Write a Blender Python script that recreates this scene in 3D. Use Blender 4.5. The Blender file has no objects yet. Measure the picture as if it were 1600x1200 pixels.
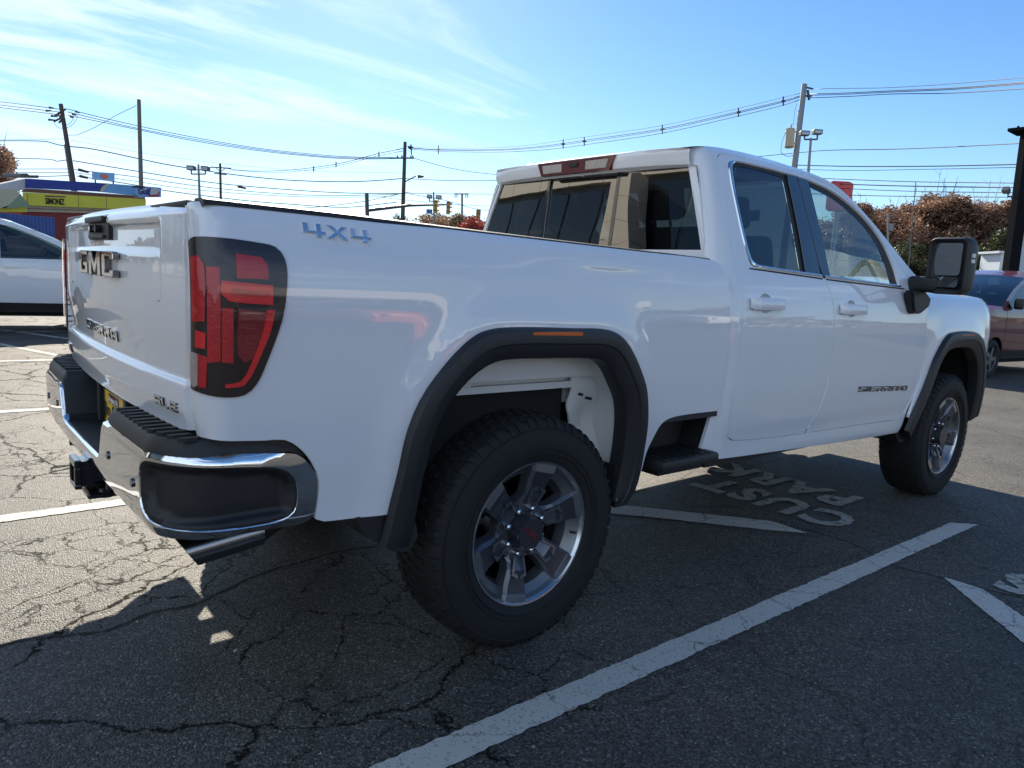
import bpy, bmesh, math, random
import numpy as np
from mathutils import Vector, Matrix
from mathutils.geometry import delaunay_2d_cdt
random.seed(7); rng = np.random.default_rng(7)
scene = bpy.context.scene
col = scene.collection
PI = math.pi
R_ = math.radians

# ------------------------------------------------------------------ camera
CP = np.array([-1.70998, -2.87014, 1.34089])
YAW, PITCH, ROLL, FPX = R_(49.997), R_(-8.3026), R_(3.2775), 1137.40
_f = np.array([math.cos(YAW)*math.cos(PITCH), math.sin(YAW)*math.cos(PITCH), math.sin(PITCH)])
_r = np.array([math.sin(YAW), -math.cos(YAW), 0.0]); _u = np.cross(_r, _f)
CR = _r*math.cos(ROLL)+_u*math.sin(ROLL); CU = -_r*math.sin(ROLL)+_u*math.cos(ROLL); CF = _f
cam_d = bpy.data.cameras.new('camera'); cam = bpy.data.objects.new('camera', cam_d); col.objects.link(cam)
cam.matrix_world = Matrix(((CR[0], CU[0], -CF[0], CP[0]), (CR[1], CU[1], -CF[1], CP[1]), (CR[2], CU[2], -CF[2], CP[2]), (0, 0, 0, 1)))
cam_d.sensor_width = 36; cam_d.sensor_fit = 'HORIZONTAL'; cam_d.lens = 36*FPX/1600
cam_d.clip_start = 0.05; cam_d.clip_end = 3000
scene.camera = cam

def ray(px, py): return CF + (px-800)/FPX*CR - (py-600)/FPX*CU
def at(px, py, d): return CP + ray(px, py)*d              # surveyed point: photo bearing + distance
def ground(px, py, z=0.0):
    q = ray(px, py); return CP + q*((z-CP[2])/q[2])

# ------------------------------------------------------------------ light
SUN_AZ, SUN_EL = 64.0, 30.0          # azimuth from +X towards +Y
world = bpy.data.worlds.new('World'); scene.world = world; world.use_nodes = True
wn = world.node_tree; wn.nodes.clear()
def W(t, **k):
    n = wn.nodes.new(t)
    for a, b in k.items(): setattr(n, a, b)
    return n
wl = wn.links.new
wout = W('ShaderNodeOutputWorld'); wbg = W('ShaderNodeBackground'); wbg.inputs['Strength'].default_value = 0.064
sky = W('ShaderNodeTexSky', sky_type='NISHITA'); sky.sun_disc = False
sky.sun_elevation = R_(SUN_EL); sky.sun_rotation = R_(90-SUN_AZ)
sky.air_density = 1.0; sky.dust_density = 0.15; sky.ozone_density = 2.2; sky.altitude = 20
tc = W('ShaderNodeTexCoord'); sep = W('ShaderNodeSeparateXYZ'); wl(tc.outputs['Generated'], sep.inputs[0])
def wm(op, a, b=None, c=None, clamp=False):
    n = W('ShaderNodeMath', operation=op); n.use_clamp = clamp
    for i, v in enumerate((a, b, c)):
        if v is None: continue
        if isinstance(v, (int, float)): n.inputs[i].default_value = v
        else: wl(v, n.inputs[i])
    return n.outputs[0]
zc = wm('ADD', wm('MAXIMUM', sep.outputs[2], 0.0), 0.09)
cx = wm('DIVIDE', sep.outputs[0], zc); cy = wm('DIVIDE', sep.outputs[1], zc)
comb = W('ShaderNodeCombineXYZ'); wl(cx, comb.inputs[0]); wl(cy, comb.inputs[1])
mp = W('ShaderNodeMapping'); mp.inputs['Rotation'].default_value = (0, 0, R_(-62)); mp.inputs['Scale'].default_value = (0.32, 0.85, 1); mp.inputs['Location'].default_value = (3.1, 0.9, 0)
wl(comb.outputs[0], mp.inputs[0])
nz = W('ShaderNodeTexNoise'); nz.inputs['Scale'].default_value = 2.3; nz.inputs['Detail'].default_value = 9; nz.inputs['Roughness'].default_value = 0.62; nz.inputs['Distortion'].default_value = 0.9
wl(mp.outputs[0], nz.inputs['Vector'])
nz2 = W('ShaderNodeTexNoise'); nz2.inputs['Scale'].default_value = 0.62; nz2.inputs['Detail'].default_value = 3; wl(mp.outputs[0], nz2.inputs['Vector'])
cov = wm('ADD', wm('MULTIPLY', nz.outputs[0], 0.62), wm('MULTIPLY', nz2.outputs[0], 0.62))
# the thin cloud bank lies in the north-west half of this sky (towards +Y), clear air to the east
bank = wm('MULTIPLY', sep.outputs[0], -0.22)
low = wm('MULTIPLY', wm('SUBTRACT', 0.36, sep.outputs[2]), 0.28)
cov = wm('ADD', wm('ADD', cov, bank), low)
cl = W('ShaderNodeMapRange', interpolation_type='SMOOTHSTEP'); cl.inputs[1].default_value = 0.56; cl.inputs[2].default_value = 0.74
wl(cov, cl.inputs[0])
clm = wm('MULTIPLY', cl.outputs[0], 0.80)
hz = wm('MULTIPLY', wm('POWER', wm('SUBTRACT', 1.0, wm('MAXIMUM', sep.outputs[2], 0.0), clamp=True), 12.0), 0.42)
mixc = W('ShaderNodeMix', data_type='RGBA'); wl(clm, mixc.inputs[0]); hs_ = W('ShaderNodeHueSaturation'); hs_.inputs['Saturation'].default_value = 1.2; wl(sky.outputs[0], hs_.inputs['Color']); wl(hs_.outputs[0], mixc.inputs[6]); mixc.inputs[7].default_value = (8.0, 8.6, 9.2, 1)
mixh = W('ShaderNodeMix', data_type='RGBA'); wl(hz, mixh.inputs[0]); wl(mixc.outputs[2], mixh.inputs[6]); mixh.inputs[7].default_value = (7.5, 8.2, 9.0, 1)
tint = W('ShaderNodeMix', data_type='RGBA', blend_type='MULTIPLY'); tint.inputs[0].default_value = 1.0; tint.inputs[7].default_value = (.88, .985, 1.12, 1); wl(mixh.outputs[2], tint.inputs[6]); wl(tint.outputs[2], wbg.inputs[0]); wl(wbg.outputs[0], wout.inputs[0])

sd = bpy.data.lights.new('sun', 'SUN'); sd.energy = 5.0; sd.angle = R_(0.53); sd.color = (1.0, 0.90, 0.74)
sun = bpy.data.objects.new('sun', sd); col.objects.link(sun)
_sv = Vector((math.cos(R_(SUN_AZ))*math.cos(R_(SUN_EL)), math.sin(R_(SUN_AZ))*math.cos(R_(SUN_EL)), math.sin(R_(SUN_EL))))
sun.rotation_euler = (-_sv).to_track_quat('-Z', 'Y').to_euler()
sun.location = (0, 0, 30)
vs = scene.view_settings; vs.view_transform = 'Standard'; vs.look = 'None'; vs.gamma = 1; vs.exposure = 1.15; vs.use_curve_mapping = False

# ------------------------------------------------------------------ materials
MATS = {}
def new_mat(name):
    m = bpy.data.materials.new(name); m.use_nodes = True; return m
def pbr(name, rgb, rough=0.5, metal=0.0, coat=0.0, spec=0.5, noise=0.0, nscale=6.0, bump=0.0, bscale=200.0, trans=0.0, emit=None, coat_rough=0.03):
    m = new_mat(name); nt = m.node_tree; b = nt.nodes['Principled BSDF']
    b.inputs['Base Color'].default_value = (*rgb, 1); b.inputs['Roughness'].default_value = rough; b.inputs['Metallic'].default_value = metal
    b.inputs['Coat Weight'].default_value = coat; b.inputs['Coat Roughness'].default_value = coat_rough; b.inputs['Specular IOR Level'].default_value = spec
    b.inputs['Transmission Weight'].default_value = trans
    if name == 'white_paint': b.inputs['Coat IOR'].default_value = 1.7
    if emit: b.inputs['Emission Color'].default_value = (*emit[0], 1); b.inputs['Emission Strength'].default_value = emit[1]
    t = nt.nodes.new('ShaderNodeTexCoord')
    if noise > 0:
        n = nt.nodes.new('ShaderNodeTexNoise'); n.inputs['Scale'].default_value = nscale; n.inputs['Detail'].default_value = 7; n.inputs['Roughness'].default_value = .62
        nt.links.new(t.outputs['Object'], n.inputs['Vector'])
        mx = nt.nodes.new('ShaderNodeMix'); mx.data_type = 'RGBA'; nt.links.new(n.outputs[0], mx.inputs[0])
        mx.inputs[6].default_value = (*[max(0, c*(1-noise)) for c in rgb], 1); mx.inputs[7].default_value = (*[min(1, c*(1+noise)) for c in rgb], 1)
        nt.links.new(mx.outputs[2], b.inputs['Base Color'])
        mr = nt.nodes.new('ShaderNodeMapRange'); mr.inputs[3].default_value = max(.02, rough-.08); mr.inputs[4].default_value = min(1, rough+.08)
        nt.links.new(n.outputs[0], mr.inputs[0]); nt.links.new(mr.outputs[0], b.inputs['Roughness'])
    if bump > 0:
        n2 = nt.nodes.new('ShaderNodeTexNoise'); n2.inputs['Scale'].default_value = bscale; n2.inputs['Detail'].default_value = 3
        nt.links.new(t.outputs['Object'], n2.inputs['Vector'])
        bp = nt.nodes.new('ShaderNodeBump'); bp.inputs['Strength'].default_value = bump; bp.inputs['Distance'].default_value = .002
        nt.links.new(n2.outputs[0], bp.inputs['Height']); nt.links.new(bp.outputs[0], b.inputs['Normal'])
    MATS[name] = m
    return m
def glass_mat(name, tint, refl=1.0):
    """single-sheet window glass: tinted see-through plus a Fresnel (Schlick) mirror reflection"""
    m = new_mat(name); nt = m.node_tree; nt.nodes.clear()
    o = nt.nodes.new('ShaderNodeOutputMaterial'); mx = nt.nodes.new('ShaderNodeMixShader')
    tr = nt.nodes.new('ShaderNodeBsdfTransparent'); tr.inputs[0].default_value = (*tint, 1)
    gl = nt.nodes.new('ShaderNodeBsdfGlossy'); gl.inputs['Roughness'].default_value = 0.0; gl.inputs[0].default_value = (1, 1, 1, 1)
    lw = nt.nodes.new('ShaderNodeLayerWeight'); lw.inputs[0].default_value = .5
    def M(op, a, b):
        n = nt.nodes.new('ShaderNodeMath'); n.operation = op; n.use_clamp = True
        for i, v in enumerate((a, b)):
            if isinstance(v, (int, float)): n.inputs[i].default_value = v
            else: nt.links.new(v, n.inputs[i])
        return n.outputs[0]
    f = M('POWER', lw.outputs['Facing'], 4.0); f = M('MULTIPLY', f, .92); f = M('ADD', f, .075*refl)
    nt.links.new(f, mx.inputs[0]); nt.links.new(tr.outputs[0], mx.inputs[1]); nt.links.new(gl.outputs[0], mx.inputs[2]); nt.links.new(mx.outputs[0], o.inputs[0])
    t = nt.nodes.new('ShaderNodeTexCoord'); n = nt.nodes.new('ShaderNodeTexNoise'); n.inputs['Scale'].default_value = 2.2; n.inputs['Detail'].default_value = 1
    nt.links.new(t.outputs['Object'], n.inputs['Vector']); bp = nt.nodes.new('ShaderNodeBump'); bp.inputs['Strength'].default_value = .05; bp.inputs['Distance'].default_value = .02
    nt.links.new(n.outputs[0], bp.inputs['Height']); nt.links.new(bp.outputs[0], gl.inputs['Normal'])
    MATS[name] = m; return m

pbr('white_paint', (.77, .79, .82), .38, coat=1.0, noise=.015, nscale=3, coat_rough=.015)
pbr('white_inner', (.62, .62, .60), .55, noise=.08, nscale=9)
pbr('suv_white_paint', (.76, .78, .80), .4, coat=1.0, coat_rough=.02, noise=.01)
pbr('maroon_paint', (.11, .010, .018), .35, coat=1.0, coat_rough=.02)
pbr('silver_paint', (.42, .43, .44), .35, coat=1.0, metal=.3)
pbr('orange_paint', (.62, .07, .02), .35, coat=1.0)
pbr('grey_paint', (.10, .11, .12), .35, coat=1.0)
pbr('blue_paint', (.03, .07, .22), .35, coat=1.0)
pbr('black_plastic', (.014, .0145, .016), .50, noise=.2, nscale=14, bump=.35, bscale=420)
pbr('flare_plastic', (.017, .018, .021), .46, noise=.12, nscale=8, bump=.25, bscale=500)
pbr('black_gloss', (.008, .008, .010), .12, coat=1.0)
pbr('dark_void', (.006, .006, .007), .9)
pbr('undercarriage', (.018, .016, .015), .7, noise=.5, nscale=9)
pbr('chrome', (.86, .87, .88), .045, metal=1.0)
pbr('chrome_badge', (.80, .81, .83), .10, metal=1.0)
pbr('dark_chrome', (.20, .20, .21), .16, metal=1.0, noise=.1)
pbr('brake_lens', (.10, .012, .016), .25, coat=.6)
pbr('wheel_dark', (.034, .036, .046), .38, metal=.3, coat=.5)
pbr('wheel_grey', (.105, .11, .13), .32, metal=.55, coat=.6, noise=.05, nscale=12)
pbr('wheel_machined', (.60, .61, .63), .22, metal=1.0, bump=.08, bscale=300)
pbr('wheel_barrel', (.20, .21, .22), .35, metal=.8, noise=.15)
pbr('tyre_rubber', (.016, .016, .017), .72, noise=.35, nscale=16, bump=.3, bscale=260, spec=.3)
pbr('rubber', (.012, .012, .012), .6)
pbr('lens_red', (.50, .007, .013), .32, coat=0.0, noise=.25, nscale=18)
pbr('lens_red_bright', (.78, .018, .022), .32, coat=0.0, noise=.15, nscale=30)
pbr('lens_dark_red', (.22, .008, .014), .32, coat=0.0, noise=.3, nscale=24)
pbr('lens_clear', (.42, .37, .33), .32, coat=0.0, noise=.25, nscale=40)
pbr('lens_smoke', (.008, .004, .005), .32, coat=0.0)
pbr('lens_amber', (.70, .13, .02), .2, coat=1.0, noise=.15, nscale=60)
pbr('silver_face', (.50, .52, .55), .3, metal=.6, coat=1.0)
pbr('badge_red', (.20, .012, .020), .25, coat=1.0)
pbr('badge_dark', (.05, .052, .056), .25, metal=.6, coat=1.0)
pbr('seat_leather', (.030, .030, .032), .55, noise=.2, nscale=10)
pbr('plate_yellow', (.80, .52, .02), .45)
pbr('ink_black', (.01, .01, .01), .6)
pbr('sign_white', (.78, .78, .76), .5)
pbr('trim_bright', (.72,.74,.77), .12, metal=1.0)
pbr('exhaust_steel', (.30,.30,.31), .22, metal=1.0, noise=.2, nscale=14)
pbr('mirror_glass', (.45, .47, .50), .02, metal=1.0)
glass_mat('glass_tint', (.045, .050, .055))
glass_mat('glass_rear', (.045, .045, .046), 2.3)
glass_mat('lens_cover', (.97, .92, .92), .45)
for _n in ('lens_red', 'lens_red_bright', 'lens_dark_red', 'lens_clear'):
    _t = MATS[_n].node_tree; _w = _t.nodes.new('ShaderNodeTexVoronoi'); _w.inputs['Scale'].default_value = 110; _c = _t.nodes.new('ShaderNodeTexCoord'); _t.links.new(_c.outputs['Object'], _w.inputs['Vector'])
    _b = _t.nodes.new('ShaderNodeBump'); _b.inputs['Strength'].default_value = .3; _b.inputs['Distance'].default_value = .002; _t.links.new(_w.outputs['Distance'], _b.inputs['Height']); _t.links.new(_b.outputs[0], _t.nodes['Principled BSDF'].inputs['Normal'])
glass_mat('glass_clear', (.62, .72, .70))
glass_mat('glass_suv', (.16, .23, .23), .8)

# ------------------------------------------------------------------ object helpers
def setp(o, label=None, cat=None, group=None, kind=None):
    if label: o['label'] = label
    if cat: o['category'] = cat
    if group: o['group'] = group
    if kind: o['kind'] = kind
    return o
def empty(name, loc=(0, 0, 0), rz=0.0, label=None, cat=None, group=None):
    o = bpy.data.objects.new(name, None); col.objects.link(o); o.location = loc; o.rotation_euler = (0, 0, rz); o.empty_display_size = .3
    return setp(o, label, cat, group)
def mk(name, verts, faces, mat, parent=None, smooth=False, normals=None):
    me = bpy.data.meshes.new(name); me.from_pydata([tuple(map(float, v)) for v in verts], [], [tuple(map(int, f)) for f in faces])
    ms = mat if isinstance(mat, (list, tuple)) else [mat]
    for m in ms: me.materials.append(MATS[m] if isinstance(m, str) else m)
    if smooth: me.polygons.foreach_set('use_smooth', [True]*len(me.polygons))
    me.update()
    if normals is not None: me.normals_split_custom_set_from_vertices([tuple(map(float, n)) for n in normals])
    o = bpy.data.objects.new(name, me); col.objects.link(o)
    if parent is not None: o.parent = parent
    return o
def auto_smooth(o, ang=35):
    bm = bmesh.new(); bm.from_mesh(o.data)
    for f in bm.faces: f.smooth = True
    for e in bm.edges:
        if len(e.link_faces) == 2: e.smooth = e.calc_face_angle(0) < R_(ang)
        else: e.smooth = False
    bm.to_mesh(o.data); bm.free(); return o
def obj_bm(name, bm, mat, parent=None, smooth=None, recalc=True):
    if recalc: bmesh.ops.recalc_face_normals(bm, faces=bm.faces)
    me = bpy.data.meshes.new(name); bm.to_mesh(me); bm.free()
    ms = mat if isinstance(mat, (list, tuple)) else [mat]
    for m in ms: me.materials.append(MATS[m] if isinstance(m, str) else m)
    o = bpy.data.objects.new(name, me); col.objects.link(o)
    if parent is not None: o.parent = parent
    if smooth: auto_smooth(o, smooth)
    return o
def bx(bm, lo, hi, M=None, bevel=0.0, mi=0):
    x0, y0, z0 = lo; x1, y1, z1 = hi
    vs_ = [bm.verts.new(M @ Vector(p) if M else Vector(p)) for p in ((x0, y0, z0), (x1, y0, z0), (x1, y1, z0), (x0, y1, z0), (x0, y0, z1), (x1, y0, z1), (x1, y1, z1), (x0, y1, z1))]
    fs = [bm.faces.new([vs_[i] for i in q]) for q in ((3, 2, 1, 0), (4, 5, 6, 7), (0, 1, 5, 4), (1, 2, 6, 5), (2, 3, 7, 6), (3, 0, 4, 7))]
    for f in fs: f.material_index = mi
    if bevel > 0:
        es = list({e for f in fs for e in f.edges}); r = bmesh.ops.bevel(bm, geom=es, offset=bevel, segments=2, profile=.5, affect='EDGES')
        for f in r['faces']: f.material_index = mi
def box(name, lo, hi, mat, parent=None, bevel=0.0, M=None):
    bm = bmesh.new(); bx(bm, lo, hi, M, bevel); return obj_bm(name, bm, mat, parent, smooth=40 if bevel else None)
def tube(bm, a, b, r0, r1=None, seg=12, caps=True, mi=0):
    a = Vector(a); b = Vector(b); r1 = r0 if r1 is None else r1
    d = (b-a).normalized(); s = Vector((0, 0, 1)) if abs(d.z) < .9 else Vector((1, 0, 0)); u = d.cross(s).normalized(); v = d.cross(u)
    A = [bm.verts.new(a+(u*math.cos(t)+v*math.sin(t))*r0) for t in [2*PI*i/seg for i in range(seg)]]
    B = [bm.verts.new(b+(u*math.cos(t)+v*math.sin(t))*r1) for t in [2*PI*i/seg for i in range(seg)]]
    fs = [bm.faces.new((A[i], A[(i+1) % seg], B[(i+1) % seg], B[i])) for i in range(seg)]
    if caps: fs += [bm.faces.new(A[::-1]), bm.faces.new(B)]
    for f in fs: f.material_index = mi
def path_tube(name, pts, r, mat, parent=None, seg=6):
    pts = [Vector(p) for p in pts]; V = []; F = []
    for i, p in enumerate(pts):
        d = (pts[min(i+1, len(pts)-1)]-pts[max(i-1, 0)]).normalized(); s = Vector((0, 0, 1)) if abs(d.z) < .95 else Vector((1, 0, 0))
        u = d.cross(s).normalized(); v = d.cross(u)
        for k in range(seg): V.append(p+(u*math.cos(2*PI*k/seg)+v*math.sin(2*PI*k/seg))*r)
    for i in range(len(pts)-1):
        for k in range(seg): F.append((i*seg+k, i*seg+(k+1) % seg, (i+1)*seg+(k+1) % seg, (i+1)*seg+k))
    F.append(tuple(range(seg))[::-1]); F.append(tuple((len(pts)-1)*seg+k for k in range(seg)))
    return mk(name, V, F, mat, parent, smooth=True)
def lathe(bm, prof, seg=64, axis='y', center=(0, 0, 0), mi=0, close=False):
    """prof: (radius, offset along axis)"""
    c = Vector(center); rings = []
    for r, h in prof:
        ring = []
        for i in range(seg):
            t = 2*PI*i/seg
            ring.append(bm.verts.new(c+(Vector((r*math.cos(t), h, r*math.sin(t))) if axis == 'y' else Vector((r*math.cos(t), r*math.sin(t), h)) if axis == 'z' else Vector((h, r*math.cos(t), r*math.sin(t))))))
        rings.append(ring)
    for a, b in zip(rings[:-1], rings[1:]):
        for i in range(seg):
            f = bm.faces.new((a[i], a[(i+1) % seg], b[(i+1) % seg], b[i])); f.material_index = mi
    return rings
def prism(bm, pts, fn, h0, h1, mi=0):
    """2D polygon pts extruded from h0 to h1; fn(u,v,h)->xyz"""
    A = [bm.verts.new(Vector(fn(u, v, h0))) for u, v in pts]; B = [bm.verts.new(Vector(fn(u, v, h1))) for u, v in pts]; n = len(pts)
    fs = [bm.faces.new(A[::-1]), bm.faces.new(B)]+[bm.faces.new((A[i], A[(i+1) % n], B[(i+1) % n], B[i])) for i in range(n)]
    for f in fs: f.material_index = mi
    return fs
def text_obj(name, s, size, mat, M, parent=None, extrude=.002, offset=0.0, sx=1.0, align='LEFT', bevel=0.0, spacing=1.0, shear=0.0):
    c = bpy.data.curves.new(name, 'FONT'); c.body = s; c.size = size; c.extrude = extrude; c.offset = offset; c.align_x = align; c.space_character = spacing; c.shear = shear
    c.bevel_depth = bevel; c.resolution_u = 3
    t = bpy.data.objects.new('tmp', c); col.objects.link(t)
    dg = bpy.context.evaluated_depsgraph_get(); me = bpy.data.meshes.new_from_object(t.evaluated_get(dg)); bpy.data.objects.remove(t)
    me.transform(M @ Matrix.Diagonal((sx, 1, 1, 1))); me.name = name
    me.materials.clear(); me.materials.append(MATS[mat] if isinstance(mat, str) else mat)
    o = bpy.data.objects.new(name, me); col.objects.link(o)
    if parent is not None: o.parent = parent
    return o
def frame(o, ux, uy):
    """matrix with local x->ux, local y->uy, z->ux x uy at origin o"""
    ux = Vector(ux).normalized(); uy = Vector(uy).normalized(); uz = ux.cross(uy)
    return Matrix(((ux.x, uy.x, uz.x, o[0]), (ux.y, uy.y, uz.y, o[1]), (ux.z, uy.z, uz.z, o[2]), (0, 0, 0, 1)))

# ---- smooth interpolation and outline tools
def pch(xs, ys):
    xs = np.array(xs, float); ys = np.array(ys, float); n = len(xs); h = np.diff(xs); d = np.diff(ys)/h; m = np.zeros(n)
    for i in range(1, n-1):
        if d[i-1]*d[i] > 0:
            w1 = 2*h[i]+h[i-1]; w2 = h[i]+2*h[i-1]; m[i] = (w1+w2)/(w1/d[i-1]+w2/d[i])
    m[0] = d[0]; m[-1] = d[-1]
    def f(x):
        x = np.clip(x, xs[0], xs[-1]); i = np.clip(np.searchsorted(xs, x)-1, 0, n-2); t = (x-xs[i])/h[i]
        return (1+2*t)*(1-t)**2*ys[i]+t*(1-t)**2*h[i]*m[i]+t*t*(3-2*t)*ys[i+1]+t*t*(t-1)*h[i]*m[i+1]
    return f
def smooth_line(pts, closed=True, step=.03, sharp=48):
    """Catmull-Rom through pts; corners that turn more than `sharp` degrees stay sharp"""
    P = [np.array(p, float) for p in pts]; n = len(P); out = []
    def corner(i):
        if not closed and i in (0, n-1): return True
        a = P[i]-P[i-1]; b = P[(i+1) % n]-P[i]; c = np.dot(a, b)/(np.linalg.norm(a)*np.linalg.norm(b)+1e-12)
        return math.degrees(math.acos(max(-1, min(1, c)))) > sharp
    cs = [corner(i) for i in range(n)]
    for i in range(n if closed else n-1):
        p1 = P[i]; p2 = P[(i+1) % n]; L = np.linalg.norm(p2-p1)
        p0 = P[i-1] if not cs[i] else p1-(p2-p1); p3 = P[(i+2) % n] if not cs[(i+1) % n] else p2+(p2-p1)
        l0 = max(np.linalg.norm(p1-p0), 1e-9); l3 = max(np.linalg.norm(p3-p2), 1e-9)
        m1 = (p2-p0)/(L+l0)*L if not cs[i] else (p2-p1); m2 = (p3-p1)/(L+l3)*L if not cs[(i+1) % n] else (p2-p1)
        k = max(1, int(round(L/step)))
        for j in range(k):
            t = j/k; out.append((2*t**3-3*t*t+1)*p1+(t**3-2*t*t+t)*m1+(-2*t**3+3*t*t)*p2+(t**3-t*t)*m2)
    if not closed: out.append(P[-1])
    return np.array(out)
def resample(pts, n):
    P = np.array(pts, float); d = np.r_[0, np.cumsum(np.linalg.norm(np.diff(P, axis=0), axis=1))]; t = np.linspace(0, d[-1], n)
    return np.stack([np.interp(t, d, P[:, k]) for k in range(P.shape[1])], 1)
def inside(P, poly):
    P = np.atleast_2d(P); x, y = P[:, 0], P[:, 1]; c = np.zeros(len(P), bool); n = len(poly); j = n-1
    for i in range(n):
        xi, yi = poly[i]; xj, yj = poly[j]
        c ^= ((yi > y) != (yj > y)) & (x < (xj-xi)*(y-yi)/(yj-yi+1e-15)+xi); j = i
    return c
def dist_poly(P, poly, closed=True):
    P = np.atleast_2d(P); A = np.array(poly); B = np.roll(A, -1, 0) if closed else A[1:]; A = A if closed else A[:-1]
    best = np.full(len(P), 1e9)
    for a, b in zip(A, B):
        ab = b-a; t = np.clip(((P-a)@ab)/(ab@ab+1e-15), 0, 1); best = np.minimum(best, np.linalg.norm(P-(a+t[:, None]*ab), axis=1))
    return best
def area(poly):
    p = np.array(poly); q = np.roll(p, -1, 0); return .5*np.sum(p[:, 0]*q[:, 1]-q[:, 0]*p[:, 1])
def offset_poly(poly, d):
    """positive d shrinks"""
    p = np.array(poly); s = 1 if area(p) > 0 else -1
    a = p-np.roll(p, 1, 0); b = np.roll(p, -1, 0)-p; t = a/(np.linalg.norm(a, axis=1)[:, None]+1e-12)+b/(np.linalg.norm(b, axis=1)[:, None]+1e-12)
    t /= (np.linalg.norm(t, axis=1)[:, None]+1e-12); nrm = np.stack([-t[:, 1], t[:, 0]], 1)*s
    return p+nrm*d
def panel(name, outer, holes, surf, mat, parent, step=.05, thick=.014, mirror=False, ref=(1.8, 0, 1.1), raw=False, flange_mat=None, lift=0.0, edge=None):
    """curved sheet: a 2D outline (with holes) laid on the surface surf(s,z)->xyz, with a return flange"""
    edge = edge or step*.7
    loops = [outer if raw else smooth_line(outer, step=edge)]+[h if raw else smooth_line(h, step=edge) for h in holes]
    loops = [np.array(l) for l in loops]
    lo = loops[0].min(0); hi = loops[0].max(0)
    gx, gy = np.meshgrid(np.arange(lo[0]+step*.5, hi[0], step), np.arange(lo[1]+step*.5, hi[1], step)); G = np.stack([gx.ravel(), gy.ravel()], 1)
    if len(G):
        k = inside(G, loops[0]) & (dist_poly(G, loops[0]) > step*.42)
        for h in loops[1:]: k &= ~inside(G, h) & (dist_poly(G, h) > step*.42)
        G = G[k]
    V2 = []; E = []
    for l in loops:
        b = len(V2); V2 += [tuple(q) for q in l]; E += [(b+i, b+(i+1) % len(l)) for i in range(len(l))]
    V2 += [tuple(q) for q in G]
    r = delaunay_2d_cdt([Vector(v) for v in V2], E, [], 0, 1e-6)
    pv = np.array([tuple(v) for v in r[0]]); T = np.array([f for f in r[2]], int)
    c = pv[T].mean(1); k = inside(c, loops[0])
    for h in loops[1:]: k &= ~inside(c, h)
    T = T[k]
    def ev(Q):
        Q = np.atleast_2d(Q); e = 1e-3; P = surf(Q[:, 0], Q[:, 1])
        du = surf(Q[:, 0]+e, Q[:, 1])-surf(Q[:, 0]-e, Q[:, 1]); dv = surf(Q[:, 0], Q[:, 1]+e)-surf(Q[:, 0], Q[:, 1]-e)
        N = np.cross(du, dv); N /= (np.linalg.norm(N, axis=1)[:, None]+1e-12)
        s = np.sign(np.sum(N*(P-np.array(ref)), axis=1)); s[s == 0] = 1
        return P+N*s[:, None]*lift, N*s[:, None]
    P, N = ev(pv); V = list(P); NN = list(N); F = []
    for t in T:
        a, b, d = P[t[0]], P[t[1]], P[t[2]]
        F.append(tuple(t) if np.dot(np.cross(b-a, d-a), N[t[0]]) > 0 else tuple(t[::-1]))
    nf = len(F)
    if thick > 0:
        for l in loops:
            Pl, Nl = ev(l); n = len(l); b = len(V); tang = np.roll(Pl, -1, 0)-np.roll(Pl, 1, 0)
            out = np.cross(tang, Nl); out /= (np.linalg.norm(out, axis=1)[:, None]+1e-12)
            c2 = l+0; s = 1
            # outward = away from panel
            test, _ = ev(offset_poly(l, .002)); 
            if np.mean(np.sum(out*(test-Pl), axis=1)) > 0: out = -out
            if l is not loops[0]: out = -out
            V += list(Pl); NN += list(out*.6+Nl*.4); V += list(Pl-Nl*thick); NN += list(out)
            for i in range(n):
                j = (i+1) % n; q = (b+i, b+j, b+n+j, b+n+i)
                nv = np.cross(V[q[1]]-V[q[0]], V[q[2]]-V[q[0]])
                F.append(q if np.dot(nv, out[i]) > 0 else q[::-1])
    V = np.array(V); NN = np.array(NN); NN /= (np.linalg.norm(NN, axis=1)[:, None]+1e-12)
    if mirror:
        V = V*np.array([1, -1, 1]); NN = NN*np.array([1, -1, 1]); F = [f[::-1] for f in F]
    return mk(name, V, F, mat, parent, smooth=True, normals=NN)
def sweep(name, A, B, prof, surf, mat, parent, n=90, mirror=False, dark=None):
    """band between polylines A (outer) and B (inner) on surf; prof: (v, lift) rows"""
    a = resample(A, n); b = resample(B, n); V = []; F = []; m = len(prof)
    for v, h in prof:
        q = a*(1-v)+b*v; P = surf(q[:, 0], q[:, 1]); P = P+np.array([0, -1, 0])*h
        V.append(P)
    V = np.stack(V, 1).reshape(-1, 3)
    for i in range(n-1):
        for k in range(m-1): F.append((i*m+k, (i+1)*m+k, (i+1)*m+k+1, i*m+k+1))
    F.append(tuple(range(m))); F.append(tuple((n-1)*m+k for k in range(m))[::-1])
    if mirror: V = V*np.array([1, -1, 1]); 
    o = mk(name, V, F, mat, parent)
    bm = bmesh.new(); bm.from_mesh(o.data); bmesh.ops.recalc_face_normals(bm, faces=bm.faces); bm.to_mesh(o.data); bm.free()
    c = sum((p.normal.y*p.area for p in o.data.polygons))
    if (c > 0) != mirror: o.data.flip_normals()
    return auto_smooth(o, 32)
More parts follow.
